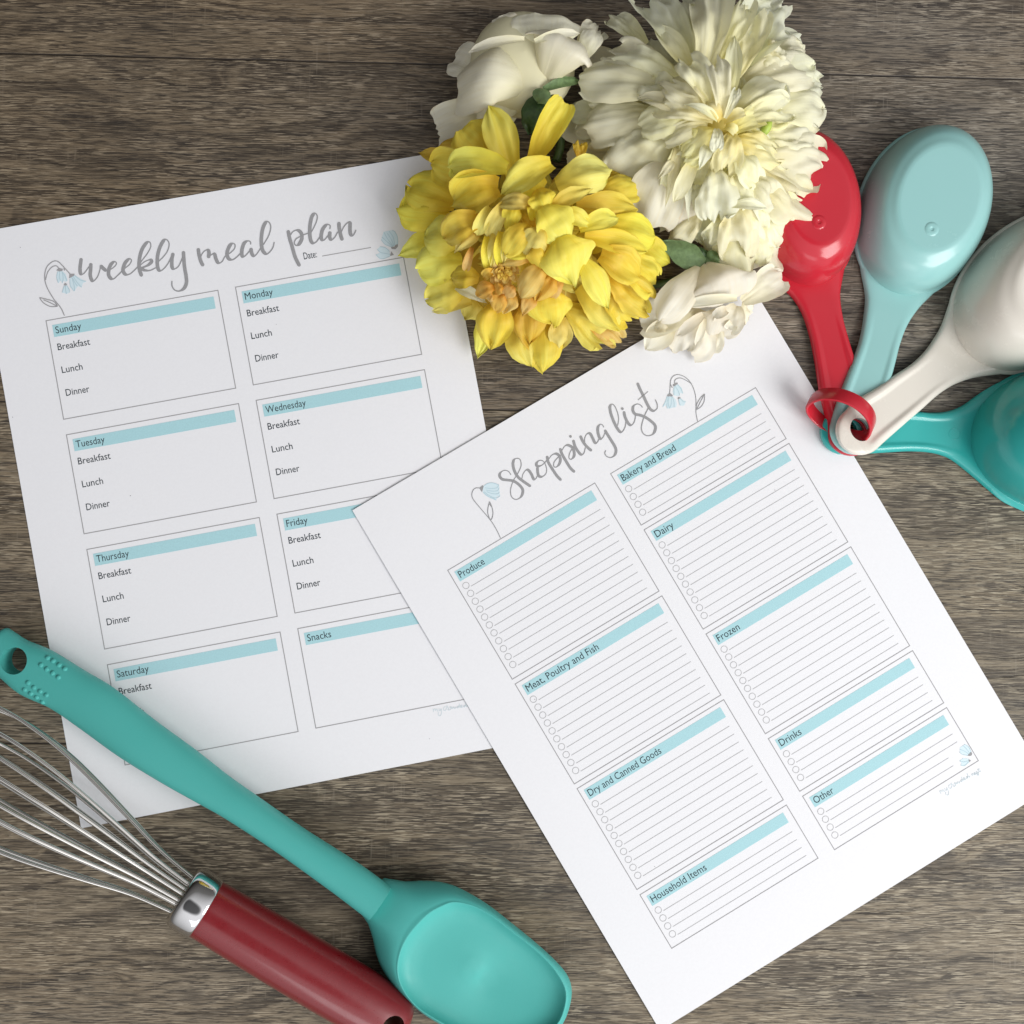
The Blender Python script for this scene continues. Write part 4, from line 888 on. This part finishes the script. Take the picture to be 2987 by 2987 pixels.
PL = [
 (1960,265,44,1692,235,30,126,6,-34,WH,'b',0),(1900,262,30,1720,290,26,110,4,-24,WH,'b',0),(1925,335,38,1712,378,26,118,5,-26,WH,'b',0),
 (1962,385,42,1790,500,26,140,6,-30,WH,'p',0),(1965,225,42,1780,150,32,66,4,30,WH,'p',0),(1985,232,46,1800,185,36,76,4,-24,WH,'p',0),
 (1885,130,26,1783,52,24,56,3,30,WH,'p',0),(2008,185,44,1885,10,32,92,5,34,GY,'p',0),(2015,212,48,1910,80,42,58,4,26,IV,'d',0),
 (2045,160,38,1970,0,30,64,4,26,GY,'p',0),(2050,225,54,2068,-30,42,88,7,30,WH,'p',0),(2090,195,50,2165,12,40,66,5,34,IV,'p',0),
 (2155,110,30,2285,-8,24,80,4,20,GY,'p',0),(2120,215,44,2262,38,30,124,5,30,GY,'p',0),(2130,240,46,2200,40,36,80,5,24,IV,'p',0),
 (2195,180,30,2330,108,20,104,4,-18,GY,'r',0),(2230,205,32,2346,158,22,88,4,-16,WH,'p',0),(2200,240,38,2374,190,28,118,5,-26,WH,'r',0),
 (2255,290,26,2396,250,18,86,3,-16,GY,'p',0),(2250,325,38,2406,318,26,118,5,-24,WH,'r',0),(2225,400,42,2372,408,30,84,4,-34,WH,'p',0),
 (2335,390,22,2402,436,18,36,2,20,GY,'t',0),(2215,462,40,2396,486,26,122,5,-20,WH,'p',0),(2195,500,40,2348,612,24,132,5,-22,IV,'p',0),
 (2235,560,30,2330,682,18,104,4,-14,WH,'p',0),(2200,560,30,2284,702,18,86,4,-16,WH,'p',0),(2190,635,24,2286,752,14,118,4,-18,WH,'p',0),
 (2148,615,30,2188,792,16,150,4,-18,IV,'p',0),(2115,560,34,2088,732,18,118,5,-20,IV,'p',0),(2048,590,30,1945,690,18,96,4,-16,IV,'p',0),
 (1965,450,38,1888,655,24,165,8,-34,'p_blush','f',0),(2000,560,34,1960,672,22,90,4,-20,'p_blush','b',0),(1985,420,44,1960,560,36,60,5,20,IV,'p',0),
 (1975,430,46,1940,606,34,26,4,20,IV,'t',0),(1992,450,46,2008,642,34,26,4,20,GY,'t',0),(1965,470,46,1918,524,40,26,3,20,WH,'t',0),(2020,470,48,1965,590,40,44,4,24,IV,'s',0),
 (2022,345,52,1868,372,42,92,6,-26,IV,'b',0),(2012,336,54,1862,288,46,44,4,30,IV,'d',0),(1990,300,50,1880,255,44,70,4,24,WH,'p',0),
 (2092,345,56,2000,180,58,62,6,24,IV,'p',0),(2085,345,56,1948,240,54,70,6,-20,IV,'p',0),(2080,350,56,1924,310,52,56,5,24,IV,'p',0),(2092,350,60,1998,306,60,26,4,30,WH,'t',0),
 (2102,345,58,2084,182,62,46,6,26,WH,'p',0),(2110,345,56,2142,106,50,48,6,28,IV,'d',0),(2085,240,50,2062,112,46,40,4,24,IV,'d',0),(2115,345,60,2152,262,62,30,4,30,GY,'p',0),
 (2135,345,52,2292,250,42,112,7,-38,WH,'r',0),(2160,250,42,2362,205,32,120,6,-24,WH,'b',0),(2142,360,54,2296,318,46,66,5,30,IV,'p',0),(2128,385,56,2222,338,50,66,5,34,BU,'b',0),
 (2140,410,54,2268,456,44,72,5,-22,BU,'p',0),(2138,432,52,2214,522,46,84,5,-22,IV,'p',0),(2135,385,58,2108,502,52,62,6,-26,BU,'p',0),(2062,425,58,2040,492,58,34,3,24,GY,'t',0),
 (2090,375,60,2088,438,62,36,3,24,GY,'p',0),(2062,395,54,1988,452,48,78,5,-22,BU,'p',0),(2062,360,54,1935,412,48,54,5,-24,IV,'b',0),(2088,378,54,1998,452,50,68,5,-26,BU,'b',0),
 (2132,495,48,2142,622,40,54,5,-20,IV,'p',0),(2142,505,48,2196,588,42,54,4,-22,IV,'p',0),(2135,600,46,2234,608,44,32,4,24,GY,'d',0),(2085,490,50,2082,642,38,90,6,-24,GY,'p',0),
 (2175,515,44,2252,622,34,84,5,-20,WH,'p',0),(2140,590,40,2158,738,26,104,6,-26,IV,'p',0),(2165,600,38,2230,700,26,60,5,-30,WH,'p',0),(2100,640,34,2070,705,26,46,3,26,WH,'p',0),
 (2235,165,40,2280,140,38,60,4,-40,WH,'p',0),(2200,180,40,2290,190,36,80,4,-40,WH,'p',0),(2110,355,58,2175,330,58,30,4,30,BU,'s',0),(2100,352,58,2060,300,60,30,4,30,BU,'s',0),(2115,370,58,2150,400,56,30,3,34,BU,'s',0),
 (1850,430,14,1650,345,8,120,3,18,'p_rose','b',0),(1860,470,12,1655,470,8,110,3,16,'p_rose','b',0),(1850,230,12,1700,175,8,90,3,14,'p_rose','r',0),(1780,330,20,1665,335,16,70,3,16,'p_grey','r',0),(1790,355,20,1680,385,16,60,3,16,'p_grey','r',0),
 (1880,700,10,1855,665,12,40,1,16,'p_blush','r',0)]
for q in PL: petal(peony, q[0:3], q[3:6], q[6] * (1.45 if q[10] == 'p' and q[6] > 40 else 1.12), q[7], q[8], q[9], q[10], q[11])
blob('petal_heart', peony, 'p_butter', (2100, 352, 44), 7, 6)
for x, y, z, l, a in ((2112, 240, 50, 8, 70), (2122, 222, 48, 7, 40), (2222, 402, 44, 9, -40), (2236, 372, 46, 8, 60)):
    q = ray(x, y, z); ar = math.radians(a); dv = Vector((math.cos(ar), math.sin(ar), 0.35))
    mesh('carpel', *lathe(q, dv, cat_rom([(-l / 2, 0.05), (-l / 2 + 0.8, 1.5), (0, 2.1), (l / 3, 1.2), (l / 2, 0.05)], 4), 16), MATS['carpel'], peony)

RS = 'p_rose'
rose = thing('rose', None, 'cream rose seen from its side, topmost left of the flowers, with green sepals', 'flower', 'cut flowers')
blob('bud', rose, 'p_rose', (1525, 190, 20), 24, 15)
for q in [
 (1510,165,26,1432,66,26,150,4,-20,RS,'b',0),(1580,160,32,1585,40,30,215,4,-24,RS,'f',0),(1690,150,26,1745,84,22,90,3,24,RS,'p',0),(1420,225,20,1322,172,14,120,3,16,RS,'b',0),
 (1440,310,12,1272,376,6,130,2,14,RS,'f',0),(1500,330,10,1345,405,6,150,2,14,RS,'b',0),
 (1566,268,22,1325,240,20,240,19,-62,RS,'f',0),(1550,285,18,1385,335,14,130,10,-34,RS,'b',0),(1576,264,24,1662,104,34,240,16,-58,RS,'f',0),
 (1530,116,44,1368,152,34,34,3,60,RS,'s',0),(1690,190,26,1742,92,30,70,5,-30,RS,'b',0),(1560,122,42,1690,98,38,30,3,40,RS,'s',0)]:
    petal(rose, q[0:3], q[3:6], q[6], q[7], q[8], q[9], q[10], q[11], rag=0.03, ruf=0.03)
petal(rose, (1598,262,32), (1568,300,34), 62, 3, -34, 'leaf_pale', 'r', name='sepal')
petal(rose, (1586,262,32), (1692,236,26), 34, 3, 36, 'leaf_green', 's', name='sepal')
petal(rose, (1588,276,30), (1546,392,26), 92, 4, -30, 'leaf_dark', 's', name='sepal')
petal(rose, (1600,280,28), (1635,372,22), 66, 3, -20, 'leaf_dark', 's', name='sepal')
petal(rose, (1570,290,16), (1640,330,18), 60, 3, -20, 'leaf_dark', 's', name='sepal')
blob('hip', rose, 'leaf_green', (1590, 300, 14), 8.5, 8)
mesh('stem', *tube([ray(*p) for p in cat_rom([(1595, 305, 12), (1625, 360, 9), (1635, 420, 7), (1622, 470, 6)], 5)], 2.0), MATS['stem_dark'], rose)

rose2 = thing('rose', None, 'cream rose with open ruffled petals below the peony, touching the top of the shopping list', 'flower', 'cut flowers')
BL = 'p_blush'
for q in [
 (2030,900,14,1868,935,8,110,3,16,BL,'b',0),(1960,930,12,1884,1020,5,72,2,14,BL,'d',0),(2050,905,14,1995,1024,5,150,4,-14,BL,'p',0),(2085,930,14,2062,1018,6,80,2,14,BL,'p',0),
 (2110,900,20,2088,978,12,124,4,-26,BL,'b',0),(2145,905,18,2146,968,8,40,2,14,BL,'r',0),(2165,880,20,2190,902,10,92,3,-16,BL,'p',0),(2150,890,22,2112,962,14,76,4,30,BL,'b',0),
 (2056,768,22,2112,886,28,215,11,-44,BL,'f',0),(2150,870,34,1990,890,30,32,3,40,BL,'s',0),(2048,782,26,1926,936,32,92,6,-40,BL,'r',0),
 (2165,880,24,2275,800,18,86,4,26,BL,'b',0),(2235,800,16,2278,805,14,34,2,30,BL,'r',0),(2215,818,14,2242,856,10,36,2,-20,BL,'r',0),
 (2052,918,24,1972,982,18,34,3,40,BL,'s',0),(2055,930,20,2030,1006,12,24,2,40,BL,'s',0),(1945,960,14,1905,958,10,30,2,30,BL,'d',0),(2120,905,26,2080,925,24,34,3,50,BL,'s',0),(2140,940,18,2128,960,16,40,2,60,BL,'r',0)]:
    petal(rose2, q[0:3], q[3:6], q[6] * (1.22 if q[6] > 60 else 1.1), q[7], q[8], q[9], q[10], q[11], rag=0.03 if q[10] != 'p' else 0.06, ruf=0.05)
petal(rose2, (2052,772,24), (1922,704,24), 84, 2, -24, 'leaf_pale', 't', name='sepal')
petal(rose2, (2045,758,18), (1895,702,18), 42, 3, -20, 'leaf_dark', 's', name='sepal')
petal(rose2, (2060,768,20), (2025,722,22), 34, 3, -20, 'leaf_dark', 's', name='sepal')
petal(rose2, (2062,770,20), (2092,738,24), 46, 3, -20, 'leaf_green', 's', name='sepal')
blob('hip', rose2, 'leaf_green', (2058, 772, 16), 6.5, 7)
mesh('stem', *tube([ray(*p) for p in cat_rom([(2050, 775, 14), (2010, 800, 6), (1965, 818, 3.2), (1896, 834, 2.6)], 5)], 1.7), MATS['stem_dark'], rose2)
seat()
